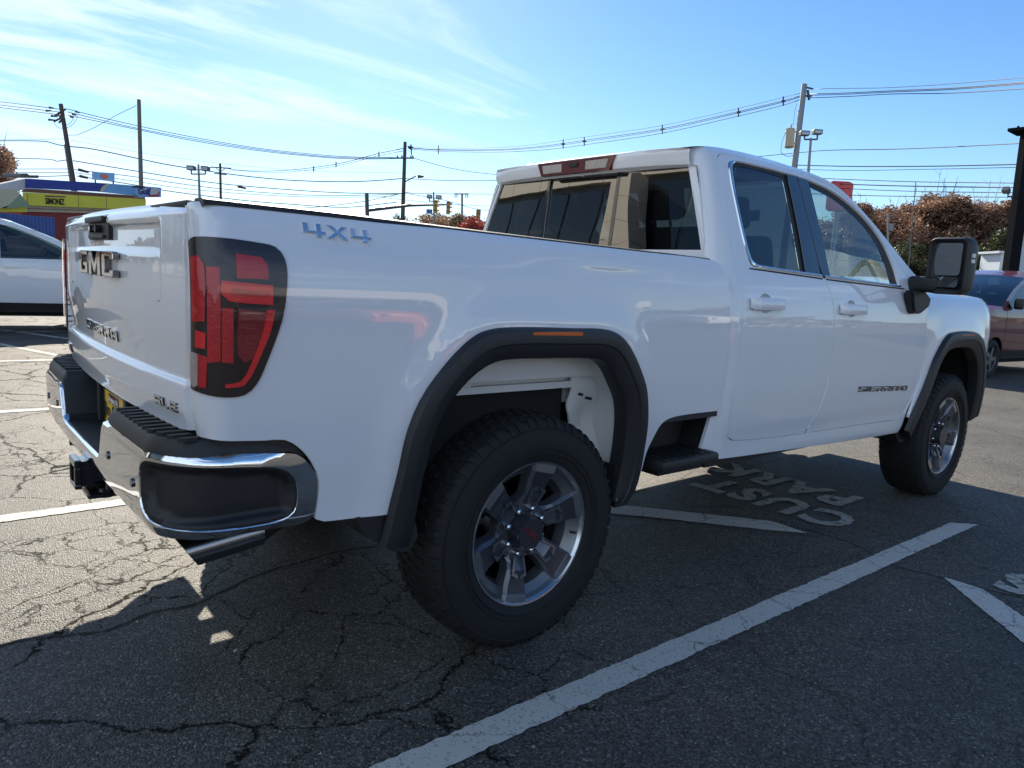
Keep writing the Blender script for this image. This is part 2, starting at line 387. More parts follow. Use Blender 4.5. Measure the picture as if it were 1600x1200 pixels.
# ================================================================== PICKUP TRUCK (front towards +X, near side at -Y)
truck = empty('pickup_truck', (0, 0, 0), 0, 'large white double-cab pickup truck with chrome rear bumper, parked in the middle', 'pickup truck')
Yb = pch([.44, .5, .65, .8, 1.0, 1.2, 1.32, 1.375, 1.40, 1.44, 1.47, 1.487], [.93, .955, .972, .988, .998, 1.0, .994, .985, .979, .966, .950, .925])
Yc = pch([.45, .55, .62, .72, .9, 1.15, 1.30, 1.40, 1.46, 1.60, 1.80, 1.92, 1.98, 2.03], [.93, .965, .968, .982, .993, .992, .980, .955, .932, .885, .812, .765, .735, .66])
Yf = pch([.45, .62, .8, 1.1, 1.22, 1.30, 1.36, 1.395, 1.41], [.95, .975, .987, .992, .984, .965, .93, .885, .84])

rarch_out = [(-.618, .50), (-.600, .594), (-.574, .744), (-.556, .853), (-.516, .953), (-.451, 1.04), (-.364, 1.123), (-.296, 1.163), (-.199, 1.178), (.103, 1.176), (.321, 1.165), (.414, 1.110), (.519, .972), (.556, .873), (.574, .746), (.569, .538), (.522, .449)]
rarch_in = [(-.500, .47), (-.490, .60), (-.472, .745), (-.450, .843), (-.409, .927), (-.335, 1.005), (-.258, 1.052), (-.190, 1.068), (-.031, 1.069), (.255, 1.058), (.320, 1.028), (.380, .956), (.429, .882), (.452, .781), (.461, .63), (.446, .474)]
WB = 3.795
farch_out = [(3.17, .52), (3.205, .62), (3.312, .812), (3.40, .977), (3.515, 1.095), (3.62, 1.142), (4.06, 1.145), (4.20, 1.098), (4.30, .99), (4.365, .82), (4.40, .66), (4.43, .54)]
farch_in = [(3.31, .44), (3.345, .56), (3.441, .763), (3.52, .931), (3.628, 1.018), (3.869, 1.040), (4.054, 1.020), (4.18, .935), (4.25, .82), (4.285, .68), (4.30, .56), (4.31, .48)]
RAO = smooth_line(rarch_out, closed=False, step=.03, sharp=70); FAO = smooth_line(farch_out, closed=False, step=.03, sharp=70)
RAI = smooth_line(rarch_in, closed=False, step=.03, sharp=70); FAI = smooth_line(farch_in, closed=False, step=.03, sharp=70)

def bulge(s, z, line, amp, w):
    d = dist_poly(np.stack([s, z], 1), line, closed=False); return amp*np.exp(-(d/w)**2)
def box_surf(s, z, raw=False):
    s = np.asarray(s, float); z = np.asarray(z, float); C0, R = -1.075, .075
    Y = Yb(z)
    if not raw:
        Y = Y+bulge(s, z, RAO, .016, .075)
        cr = .006*np.exp(-((z-(1.405-.012*(s+1)))/.012)**2)*np.clip((.75-s)/.5, 0, 1)*np.clip((s+1.0)/.2, 0, 1)
        Y = Y-cr
    a = np.clip((C0-s)/R, 0, PI/2); over = np.maximum((C0-s)/R-PI/2, 0)*R
    tuck = .012*np.clip((1.0-z)/.12, 0, 1)**2*np.clip((C0-s)/R, 0, 1)
    x = np.where(s >= C0, s, C0-R*np.sin(a)+tuck); y = -(Y-R*(1-np.cos(a))-over)
    return np.stack([x, y, z], -1)
XR = pch([.4, .9, 1.46, 1.55, 1.97, 2.02], [1.070, 1.070, 1.070, 1.075, 1.115, 1.12])
def cab_surf(s, z):
    s = np.asarray(s, float); z = np.asarray(z, float); Y = Yc(z); C0 = 1.185; xr = XR(z); Ry = .085
    u = np.clip((C0-s)/.1, 0, 1); over = np.maximum((C0-s)/.1-1, 0)*.1; a = u*PI/2
    x = np.where(s >= C0, s, C0-(C0-xr)*np.sin(a)); y = -(Y-Ry*(1-np.cos(a))-over)
    return np.stack([x, y, z], -1)
def fen_surf(s, z):
    s = np.asarray(s, float); z = np.asarray(z, float); Y = Yf(z)+bulge(s, z, FAO, .014, .07)
    C0 = 4.33; u = np.clip((s-C0)/.42, 0, 1); over = np.maximum(s-C0-.42, 0); a = u*PI/2
    x = np.where(s <= C0, s, C0+.40*np.sin(a)); y = -(Y-.27*(1-np.cos(a))-over)
    return np.stack([x, y, z], -1)

# ---- cargo box sides
RAC = RAO*.6+resample(RAI, len(RAO))*.4; FAC = FAO*.6+resample(FAI, len(FAO))*.4
box_out = [(-1.192, .885), (-1.150, .885), (-.985, .872), (-.93, .868), (-.885, .838), (-.845, .79), (-.822, .735), (-.826, .618), (-.80, .606)]
tail_path = [(1.00, 1.463), (1.045, 1.435), (1.075, 1.37), (1.095, 1.21), (1.098, 1.00), (1.090, .80)]
box_poly = ([(-1.192, 1.478)] + [(-1.15, 1.486), (-.8, 1.486), (-.25, 1.478), (.5, 1.470)] + tail_path + [(.783, .797), (.70, .775), (.655, .72), (.618, .66), (.602, .582), (.578, .572), (.54, .572)])
arch_cut = [tuple(p) for p in RAC[::-1] if p[1] > .60]
box_poly = box_poly + arch_cut[1:-1] + [(-.56, .597), (-.64, .598), (-.80, .606)] + box_out[::-1][1:]
for mir in (False, True):
    panel('box_side', box_poly, [], box_surf, 'white_paint', truck, step=.035, thick=.018, mirror=mir)

def mirror_copy(o, name=None):
    """the same part on the other side of the truck"""
    me = o.data.copy(); me.transform(Matrix.Scale(-1, 4, (0, 1, 0))); me.flip_normals()
    c = bpy.data.objects.new(name or o.name.split('.')[0], me); col.objects.link(c); c.parent = o.parent; return c

# rail caps, inner walls, floor of the cargo box
for s in (-1, 1):
    V = []; F = []; xs = np.linspace(-1.125, 1.0, 30)
    for i, x in enumerate(xs):
        zt = float(np.interp(x, [-1.15, -.8, -.25, .5, 1.0], [1.486, 1.486, 1.478, 1.470, 1.463]))
        prof = [(.938, -.006), (.934, .006), (.922, .010), (.87, .010), (.855, .004), (.853, -.06)]
        if x < -1.05: prof = [(a-.0, b) for a, b in prof]
        for a, b in prof: V.append((x, s*a, zt+b))
    for i in range(len(xs)-1):
        for k in range(5): F.append((i*6+k, (i+1)*6+k, (i+1)*6+k+1, i*6+k+1))
    F.append(tuple(range(6))); F.append(tuple(range(len(V)-6, len(V)))[::-1])
    o = mk('rail_cap', V, F, 'black_plastic', truck); bm = bmesh.new(); bm.from_mesh(o.data); bmesh.ops.recalc_face_normals(bm, faces=bm.faces); bm.to_mesh(o.data); bm.free(); auto_smooth(o, 40)
    box('box_inner_wall', (-1.07, min(s*.86, s*.88), .975), (.98, max(s*.86, s*.88), 1.43), 'white_inner', truck)
    bm = bmesh.new(); N = 16                                     # wheel housing inside the box
    prism(bm, [(.47*math.cos(PI*i/N), .86+.27*math.sin(PI*i/N)) for i in range(N+1)], lambda u, v, h: (u, s*h, v), .56, .80); obj_bm('wheel_housing', bm, 'white_inner', truck, smooth=40)
bm = bmesh.new(); bx(bm, (-1.08, -.86, .93), (.98, .86, .955))
for k in range(11): bx(bm, (-1.07, -.8+k*.16-.03, .955), (.97, -.8+k*.16+.03, .967))
obj_bm('box_floor', bm, 'white_inner', truck)
box('box_front_wall', (.955, -.86, .93), (.99, .86, 1.455), 'white_inner', truck)

# ---- tailgate
def tg_x(y, z):
    y = np.asarray(y, float); z = np.asarray(z, float)
    x = -1.197+.043*(y/.9)**2
    sm = lambda v, a, b: (lambda t: t*t*(3-2*t))(np.clip((v-a)/(b-a), 0, 1))
    x = x+.035*sm(z, 1.452, 1.488)**2                                        # top rolls forward
    inb = sm(.70-np.abs(y-.0), -.012, .03)
    x = x+.020*inb*sm(z, 1.350+0*y, 1.368)*sm(1.448-z, 0, .02)               # recessed band under the top lip
    x = x+.012*inb*sm(z, 1.213, 1.222)*(1-sm(z, 1.350, 1.368))               # inner panel sits behind the lower panel
    low = sm(1.03-z, 0, .022)
    x = x+.016*sm(1.20-z, 0, .20)-.018*low+.010*sm(.955-z, 0, .07)
    x = x+.05*sm(np.abs(y), .875, .915)**2                                   # rounded side edges
    return x
def tg_surf(y, z): return np.stack([tg_x(y, z), y, z], -1)
tg_out = [(-.903, .895), (-.80, .885), (.80, .885), (.903, .895), (.906, 1.1), (.905, 1.40), (.895, 1.476), (.86, 1.488), (-.86, 1.488), (-.895, 1.476), (-.905, 1.40), (-.906, 1.1)]
panel('tailgate', tg_out, [[(-.155, 1.392), (.155, 1.392), (.163, 1.466), (-.163, 1.466)]], tg_surf, 'white_paint', truck, step=.016, thick=.02, ref=(0, 0, 1.2), edge=.02)
tailgate = bpy.data.objects['tailgate']
panel('seam', [(-.69, 1.2185), (.69, 1.2185), (.69, 1.2225), (-.69, 1.2225)], [], tg_surf, 'dark_void', tailgate, step=.05, thick=0, ref=(0, 0, 1.2), lift=.0012)
panel('seam', [(-.45, 1.028), (.35, 1.028), (.35, 1.0315), (-.45, 1.0315)], [], tg_surf, 'dark_void', tailgate, step=.05, thick=0, ref=(0, 0, 1.2), lift=.0012)
box('tailgate_core', (-1.12, -.87, .90), (-1.09, .87, 1.45), 'white_inner', truck)
box('tailgate_cap', (-1.150, -.88, 1.470), (-1.078, .88, 1.4905), 'black_plastic', truck, bevel=.006)
# handle pocket with camera
bm = bmesh.new(); prism(bm, [(-.16, 1.389), (.16, 1.389), (.168, 1.469), (-.168, 1.469)], lambda u, v, h: (h, u, v), -1.190, -1.16)
bx(bm, (-1.206, -.145, 1.446), (-1.165, .145, 1.466), bevel=.005); bx(bm, (-1.200, -.12, 1.394), (-1.170, .12, 1.404), bevel=.002)
tube(bm, (-1.208, .045, 1.425), (-1.165, .045, 1.425), .014, seg=6); tube(bm, (-1.208, -.045, 1.425), (-1.165, -.045, 1.425), .014, seg=6); bx(bm, (-1.202, -.045, 1.419), (-1.17, .045, 1.431))
obj_bm('handle', bm, 'black_plastic', tailgate)
bm = bmesh.new(); tube(bm, (-1.2095, .045, 1.425), (-1.207, .045, 1.425), .009, seg=12); obj_bm('camera_lens', bm, 'black_gloss', tailgate)

def letter_polys(ch):
    W_ = .30; t = .085
    if ch == 'G': return [(.04, 0), (.30, 0), (.34, .04), (.34, .26), (.17, .26), (.17, .17), (.245, .17), (.245, .095), (.105, .095), (.105, .405), (.34, .405), (.34, .50), (.04, .50), (0, .46), (0, .04)]
    if ch == 'M': return [(0, 0), (.10, 0), (.10, .30), (.185, .06), (.235, .06), (.32, .30), (.32, 0), (.42, 0), (.42, .50), (.30, .50), (.21, .25), (.12, .50), (0, .50)]
    if ch == 'C': return [(.04, 0), (.32, 0), (.36, .04), (.36, .15), (.255, .15), (.255, .095), (.105, .095), (.105, .405), (.255, .405), (.255, .35), (.36, .35), (.36, .46), (.32, .50), (.04, .50), (0, .46), (0, .04)]
def gmc(parent, origin, ux, uy, w, h, depth, mats=('chrome_badge', 'badge_red')):
    """three block letters with a bright frame and a red face; origin = lower left"""
    ux = Vector(ux).normalized(); uy = Vector(uy).normalized(); un = ux.cross(uy); o = Vector(origin)
    total = .34+.42+.36+.10; sx = w/total; sy = h/.5; x = 0
    for ch, lw in (('G', .34), ('M', .42), ('C', .36)):
        P = [((a+x)*sx, b*sy) for a, b in letter_polys(ch)]
        Q = offset_poly(P, min(sx, sy)*.026)
        bm = bmesh.new(); prism(bm, P, lambda u, v, hh: o+ux*u+uy*v+un*hh, 0, depth)
        L = obj_bm('letter', bm, 'dark_chrome', parent)
        bm = bmesh.new(); prism(bm, [tuple(q) for q in Q], lambda u, v, hh: o+ux*u+uy*v+un*hh, depth*.7, depth*1.12); obj_bm('letter_face', bm, mats[1], parent)
        x += lw+.05
xg = float(tg_x(0, 1.31))
gmc(tailgate, (xg-.001, .285, 1.268), (0, -1, 0), (0, 0, 1), .57, .083, .016, ('chrome_badge', 'chrome'))

SIX = {'S': [[(0, 0), (1, 0), (1, .58), (.22, .58), (.22, .78), (1, .78), (1, 1), (0, 1), (0, .42), (.78, .42), (.78, .22), (0, .22)]],
       'I': [[(0, 0), (.24, 0), (.24, 1), (0, 1)]],
       'E': [[(0, 0), (1, 0), (1, .2), (.22, .2), (.22, .4), (.95, .4), (.95, .6), (.22, .6), (.22, .8), (1, .8), (1, 1), (0, 1)]],
       'R': [[(0, 0), (.22, 0), (.22, .38), (.45, .38), (.75, 0), (1.02, 0), (.72, .38), (1, .45), (1, .9), (.9, 1), (0, 1), (0, .8), (.78, .8), (.78, .56), (0, .56)]],
       'A': [[(0, 0), (.22, 0), (.22, .32), (.78, .32), (.78, 0), (1, 0), (1, .85), (.85, 1), (.15, 1), (0, .85), (0, .52), (.22, .52), (.22, .80), (.78, .80), (.78, .50), (0, .50)]],
       'H': [[(0, 0), (.22, 0), (.22, .4), (.78, .4), (.78, 0), (1, 0), (1, 1), (.78, 1), (.78, .6), (.22, .6), (.22, 1), (0, 1)]],
       'D': [[(0, 0), (.88, 0), (1, .12), (1, .88), (.88, 1), (0, 1), (0, .8), (.78, .8), (.78, .2), (.22, .2), (.22, .66), (0, .66)]],
       'L': [[(0, 0), (1, 0), (1, .22), (.22, .22), (.22, 1), (0, 1)]],
       '4': [[(.62, 0), (.86, 0), (.86, .25), (1.05, .25), (1.05, .45), (.86, .45), (.86, 1), (.62, 1), (.62, .45), (.26, .45), (.26, 1), (0, 1), (0, .25), (.62, .25)]],
       'X': [[(0, 0), (.28, 0), (.5, .33), (.72, 0), (1, 0), (.64, .5), (1, 1), (.72, 1), (.5, .67), (.28, 1), (0, 1), (.36, .5)]]}
def word(parent, s, origin, ux, uy, cw, h, gap, depth, mat, surf_fn=None, name='badge_letter'):
    ux = Vector(ux).normalized(); uy = Vector(uy).normalized(); un = ux.cross(uy); o = Vector(origin); x = 0
    for ch in s:
        if ch == ' ': x += cw*.6; continue
        w = cw*(.26 if ch == 'I' else 1)
        k = 1 if ch == 'I' else 1
        bm = bmesh.new()
        for P in SIX[ch]:
            def fn(u, v, hh, x=x):
                q = o+ux*(x+u*cw)+uy*(v*h); 
                if surf_fn: q = Vector(surf_fn(q))
                return q+un*hh
            fs = prism(bm, P, fn, -.002, depth); fs[1].material_index = 1
        obj_bm(name, bm, ['badge_dark' if mat == 'chrome_badge' else mat, mat], parent)
        x += w+gap
def on_tg(q): return (float(tg_x(q[1], q[2])), q[1], q[2])
word(tailgate, 'SIERRA', (0, .265, 1.062), (0, -1, 0), (0, 0, 1), .082, .036, .016, .005, 'chrome_badge', on_tg)
word(tailgate, 'SLE', (0, -.665, .932), (0, -1, 0), (0, 0, 1), .050, .026, .009, .006, 'chrome_badge', on_tg)
word(tailgate, 'HD', (0, .83, .915), (0, -1, 0), (0, 0, 1), .05, .038, .010, .006, 'badge_dark', on_tg)
# 4X4 badge on the box side
def on_box(q): return tuple(box_surf(np.array([q[0]]), np.array([q[2]]))[0])
def outline_word(s, x0, z0, cw, h, gap):
    for k, ch in enumerate(s):
        P = SIX[ch][0]; Q = offset_poly([(a*cw, b*h) for a, b in P], .0014)
        for pts, lo, hi, m_ in (([(a*cw, b*h) for a, b in P], -.002, .005, 'white_paint'), ([tuple(q) for q in Q], .003, .0062, 'chrome_badge')):
            bm = bmesh.new(); prism(bm, pts, lambda u, v, hh, k=k: Vector(on_box((x0+k*(cw+gap)+u, -1, z0+v-.03*(k*(cw+gap)+u))))+Vector((0, -hh, 0)), lo, hi); obj_bm('badge_letter', bm, m_, truck)
outline_word('4X4', -.880, 1.422, .062, .036, .008)

# ---- taillights
tl_out = [(-1.192, 1.385), (-1.165, 1.396), (-1.09, 1.397), (-1.009, 1.392), (-.96, 1.384), (-.937, 1.355), (-.932, 1.297), (-.947, 1.196), (-.989, 1.078), (-1.013, 1.028), (-1.043, 1.001), (-1.095, .997), (-1.165, 1.008), (-1.192, 1.012)]
raw_box = lambda s, z: box_surf(s, z, True)
def seg(light, name, pts, mat, lift, thick=.004, mir=False, step=.03):
    return panel(name, pts, [], raw_box, mat, light, step=step, thick=thick, mirror=mir, lift=lift)
for mir in (False, True):
    t = panel('taillight', tl_out, [], raw_box, 'lens_smoke', truck, step=.025, thick=.02, mirror=mir, lift=.005)
    S = lambda n, p, m, l: seg(t, n, p, m, l, mir=mir)
    # pixel-traced shapes: s runs forward from the tailgate seam, z up
    S('red_column', [(-1.178, 1.345), (-1.152, 1.352), (-1.138, 1.33), (-1.138, 1.19), (-1.178, 1.185)], 'lens_red', .0085)
    S('red_column', [(-1.132, 1.325), (-1.103, 1.325), (-1.103, 1.09), (-1.132, 1.085)], 'lens_red', .008)
    S('red_block', [(-1.165, 1.165), (-1.137, 1.160), (-1.137, 1.120), (-1.165, 1.122)], 'lens_red_bright', .0085)
    S('reverse_lamp', [(-1.184, 1.108), (-1.158, 1.105), (-1.158, 1.025), (-1.172, 1.018), (-1.184, 1.03)], 'lens_clear', .009)
    S('amber_edge', [(-1.156, 1.105), (-1.132, 1.10), (-1.136, 1.02), (-1.156, 1.022)], 'lens_red', .0082)
    S('red_panel', [(-1.065, 1.360), (-1.00, 1.355), (-.985, 1.335), (-.985, 1.300), (-1.065, 1.300)], 'lens_red', .008)
    S('light_bar', [(-1.100, 1.292), (-.975, 1.285), (-.975, 1.235), (-1.085, 1.242), (-1.100, 1.258)], 'lens_red_bright', .014)
    S('light_bar_core', [(-1.080, 1.274), (-.985, 1.268), (-.985, 1.254), (-1.080, 1.258)], 'lens_red', .0155)
    S('red_panel', [(-1.063, 1.224), (-.990, 1.215), (-.998, 1.16), (-1.020, 1.10), (-1.045, 1.085), (-1.063, 1.105)], 'lens_dark_red', .0078)
    S('light_blade', [(-.988, 1.222), (-.968, 1.222), (-.978, 1.17), (-1.006, 1.10), (-1.030, 1.048), (-1.048, 1.026), (-1.092, 1.022), (-1.092, 1.031), (-1.056, 1.036), (-1.044, 1.050), (-1.022, 1.10), (-.998, 1.17)], 'lens_red_bright', .0095)
    seg(t, 'lens_cover', tl_out, 'lens_cover', .0165, .0, mir=mir)
    S('red_column', [(-1.100, 1.225), (-1.075, 1.225), (-1.075, 1.085), (-1.100, 1.088)], 'lens_red', .0082)

# ---- wheels
def tyre_mesh():
    bm = bmesh.new()
    prof = [(.268, -.118), (.275, -.128), (.30, -.137), (.345, -.141), (.385, -.136), (.405, -.128), (.418, -.116), (.425, -.10), (.427, 0), (.425, .10), (.418, .116), (.405, .128), (.385, .136), (.345, .141), (.30, .137), (.275, .128), (.268, .118)]
    lathe(bm, prof, 96)
    for ri in (.300, .318, .392):                                     # raised rings on the sidewall
        for s in (-1, 1): lathe(bm, [(ri-.0025, s*.1365), (ri, s*(.1425 if ri < .39 else .1375)), (ri+.0025, s*.1375)], 96)
    n = 58
    for k in range(n):                                                # tread blocks
        for row, (y0, y1, sh, ln) in enumerate([(-.118, -.072, 0, .66), (-.064, -.026, .5, .60), (-.020, .020, .15, .62), (.026, .064, .7, .60), (.072, .118, .3, .66)]):
            t0 = 2*PI*(k+sh)/n; dt = 2*PI/n*ln; zig = .012*((-1)**k)
            top = .4345; b = .424
            ed = (row in (0, 4))
            A = []
            for (tt, yy, rr) in ((t0, y0, b), (t0+dt, y0, b), (t0+dt, y1, b), (t0, y1, b)):
                A.append(bm.verts.new(((rr)*math.cos(tt+zig*(yy-y0)*20), yy, rr*math.sin(tt+zig*(yy-y0)*20))))
            B = []
            for (tt, yy) in ((t0+.006, y0), (t0+dt-.006, y0), (t0+dt-.006, y1), (t0+.006, y1)):
                rr = top-.004*abs(yy)/.118-(.006 if ed and abs(yy) > .1 else 0)
                B.append(bm.verts.new((rr*math.cos(tt+zig*(yy-y0)*20), yy*.985, rr*math.sin(tt+zig*(yy-y0)*20))))
            bm.faces.new(B)
            for i in range(4): bm.faces.new((A[i], A[(i+1) % 4], B[(i+1) % 4], B[i]))
            if ed:                                                    # shoulder lug running down the sidewall
                s = -1 if row == 0 else 1; wdt = dt*(.8 if k % 2 else .55); L = []
                for tt in (t0+.01, t0+.01+wdt):
                    for rr, yy in ((.428, s*.112), (.418, s*.126), (.398, s*(.137 if k % 2 else .134)), (.398, s*.126), (.42, s*.10)):
                        L.append(bm.verts.new((rr*math.cos(tt), yy, rr*math.sin(tt))))
                bm.faces.new(L[:5]); bm.faces.new(L[5:][::-1])
                for i in range(5): bm.faces.new((L[i], L[(i+1) % 5], L[5+(i+1) % 5], L[5+i]))
    return bm
def spoke_geom(bm, ang):
    """one broad spoke; local: r radial, w across, y outward is negative"""
    ca, sa = math.cos(ang), math.sin(ang)
    P = lambda r, w, y: Vector((r*ca-w*sa, y, r*sa+w*ca))
    secs = [(.070, .044, -.068, .038), (.108, .046, -.072, .034), (.122, .040, -.084, .026), (.145, .043, -.098, .030), (.196, .051, -.106, .040), (.226, .055, -.117, .045), (.228, .055, -.119, .046), (.258, .060, -.119, .052)]
    rings = []
    for r, w, y, wt in secs:
        rings.append([bm.verts.new(P(r, -w-.006, y+.050)), bm.verts.new(P(r, -w, y+.013)), bm.verts.new(P(r, -wt, y)), bm.verts.new(P(r, wt, y)), bm.verts.new(P(r, w, y+.013)), bm.verts.new(P(r, w+.006, y+.050))])
    for i, (a, b) in enumerate(zip(rings[:-1], rings[1:])):
        for k in range(5):
            f = bm.faces.new((a[k], a[k+1], b[k+1], b[k])); f.material_index = 1 if (i >= 6 and k == 2) else 2 if (i in (3, 4) and k == 2) else 0
        bm.faces.new((a[5], a[0], b[0], b[5]))
    bm.faces.new(rings[0][::-1]); bm.faces.new(rings[-1])
    # raised arm frame that gives the spoke its stepped, forked look
    for s in (-1, 1):
        q = [(.098, .026*s, -.084), (.160, .036*s, -.106), (.172, .006*s, -.108), (.160, .006*s, -.107), (.150, .026*s, -.104), (.100, .018*s, -.084)]
        T = [bm.verts.new(P(r, w, y-.004)) for r, w, y in q]; B = [bm.verts.new(P(r, w, y+.02)) for r, w, y in q]
        bm.faces.new(T)
        for i in range(6): bm.faces.new((T[i], T[(i+1) % 6], B[(i+1) % 6], B[i]))
def make_wheel(x, y, side):
    """side -1: outer face towards -Y"""
    w = empty('wheel', (x, y, .425)); w.parent = truck
    return w
def wheel_parts():
    P = []
    P.append(('tyre', obj_bm('tyre', tyre_mesh(), 'tyre_rubber', smooth=38)))
    bm = bmesh.new()
    lathe(bm, [(.255, -.112), (.262, -.124), (.268, -.1255), (.2705, -.122), (.2705, -.112), (.262, -.104)], 96, mi=1)
    lathe(bm, [(.257, -.114), (.247, -.098), (.240, -.085), (.236, -.05), (.236, .10), (.262, .12)], 96, mi=0)
    lathe(bm, [(.205, -.035), (.218, -.075), (.243, -.093), (.250, -.100)], 96, mi=0)
    lathe(bm, [(.10, .02), (.234, .055)], 48, mi=2)
    obj = obj_bm('rim_barrel', bm, ['wheel_barrel', 'wheel_machined', 'undercarriage'], smooth=35); P.append(('rim_barrel', obj))
    bm = bmesh.new(); lathe(bm, [(.0, -.062), (.112, -.066), (.118, -.055), (.118, .0), (.0, .0)], 48); P.append(('hub', obj_bm('hub', bm, 'wheel_grey', smooth=35)))
    bm = bmesh.new(); spoke_geom(bm, 0); sp = obj_bm('spoke', bm, ['wheel_grey', 'wheel_machined', 'wheel_dark'], smooth=12); me = sp.data; P.append(('spoke', sp))
    for k in range(1, 6):
        o = bpy.data.objects.new('spoke', me); col.objects.link(o); o.rotation_euler = (0, k*PI/3, 0); P.append(('spoke', o))
    bm = bmesh.new()                                                   # disc brake and drum behind the spokes
    lathe(bm, [(.08, .0), (.19, -.002), (.19, .03), (.08, .03)], 48); P.append(('brake_disc', obj_bm('brake_disc', bm, 'dark_chrome', smooth=35)))
    bm = bmesh.new(); N = 6
    prism(bm, [(.066*math.cos(PI/6+k*PI/3+d), .066*math.sin(PI/6+k*PI/3+d)) for k in range(6) for d in (-.18, .18)], lambda u, v, h: (u*(1 if h > -.1 else .9), h, v*(1 if h > -.1 else .9)), -.060, -.122)
    P.append(('hub_cap', obj_bm('hub_cap', bm, 'wheel_dark')))
    lug = None
    for k in range(8):
        a = k*PI/4+PI/8
        if lug is None:
            bm = bmesh.new(); tube(bm, (.086, -.06, 0), (.086, -.092, 0), .0125, .0105, seg=10); tube(bm, (.086, -.092, 0), (.086, -.097, 0), .0105, .005, seg=10)
            lo = obj_bm('lug_nut', bm, 'chrome', smooth=40); lug = lo.data
            bm2 = bmesh.new(); lathe(bm2, [(.017, -.0605), (.0175, -.0675), (.021, -.0675), (.0215, -.0605)], 16, center=(.086, 0, 0)); lw = obj_bm('lug_seat', bm2, 'dark_void', smooth=40); lwm = lw.data
        else:
            lo = bpy.data.objects.new('lug_nut', lug); col.objects.link(lo); lw = bpy.data.objects.new('lug_seat', lwm); col.objects.link(lw)
        for o in (lo, lw): o.rotation_euler = (0, a, 0)
        P += [('lug_nut', lo), ('lug_seat', lw)]
    bm = bmesh.new(); tube(bm, (.19, -.098, .12), (.205, -.112, .13), .004, seg=8); P.append(('valve_stem', obj_bm('valve_stem', bm, 'rubber')))
    return P
w0 = empty('wheel', (0, -.868, .425)); w0.parent = truck
WP = wheel_parts()
for n, o in WP: o.parent = w0
gmc(w0, (-.040, -.1225, -.012), (1, 0, 0), (0, 0, 1), .08, .022, .0015, ('chrome_badge', 'badge_red'))
w0.rotation_euler = (0, R_(43), 0)
def copy_wheel(x, y, rot, flip):
    w = empty('wheel', (x, y, .425)); w.parent = truck; w.rotation_euler = (0, rot, 0 if not flip else PI)
    for ch in list(w0.children):
        c = ch.copy(); col.objects.link(c); c.parent = w
    return w
copy_wheel(WB, -.872, R_(10), False); copy_wheel(0, .868, R_(22), True); copy_wheel(WB, .872, R_(50), True)

# ---- wheel arch flares
fl_prof = [(0, .001), (.03, .014), (.10, .026), (.30, .034), (.48, .036), (.52, .031), (.60, .030), (.88, .026), (.97, .018), (1.0, .004), (1.0, -.045)]
def rb_surf(s, z): return box_surf(s, z)
for (A, B, sf, sx) in ((RAO, RAI, rb_surf, (-.097, .137, 1.154)), (FAO, FAI, fen_surf, (3.768, 3.985, 1.122))):
    o = sweep('fender_flare', A, B, fl_prof, sf, 'flare_plastic', truck, n=110); 
    s0, s1, zc_ = sx
    mk_ = panel('side_marker', [(s0, zc_-.011), (s0+.01, zc_-.013), (s1-.01, zc_-.013), (s1, zc_-.011), (s1, zc_+.010), (s1-.01, zc_+.012), (s0+.01, zc_+.012), (s0, zc_+.010)], [], sf, 'lens_amber', o, step=.03, thick=.012, lift=.031)
    o2 = mirror_copy(o); mirror_copy(mk_).parent = o2
# mud guard behind each rear tyre
for s in (-1, 1):
    bm = bmesh.new(); prism(bm, [(-.70, .602), (-.50, .602), (-.475, .50), (-.505, .455), (-.56, .465), (-.66, .53)], lambda u, v, h: (u, s*h, v), .72, .972)
    obj_bm('mud_guard', bm, 'black_plastic', truck)
    bm = bmesh.new(); prism(bm, [(.45, .62), (.60, .60), (.59, .50), (.54, .44), (.47, .44)], lambda u, v, h: (u, s*h, v), .74, .968); obj_bm('mud_guard', bm, 'black_plastic', truck)
    bm = bmesh.new(); prism(bm, [(3.10, .54), (3.34, .60), (3.35, .50), (3.31, .42), (3.24, .42)], lambda u, v, h: (u, s*h, v), .60, .93); obj_bm('mud_guard', bm, 'black_plastic', truck)
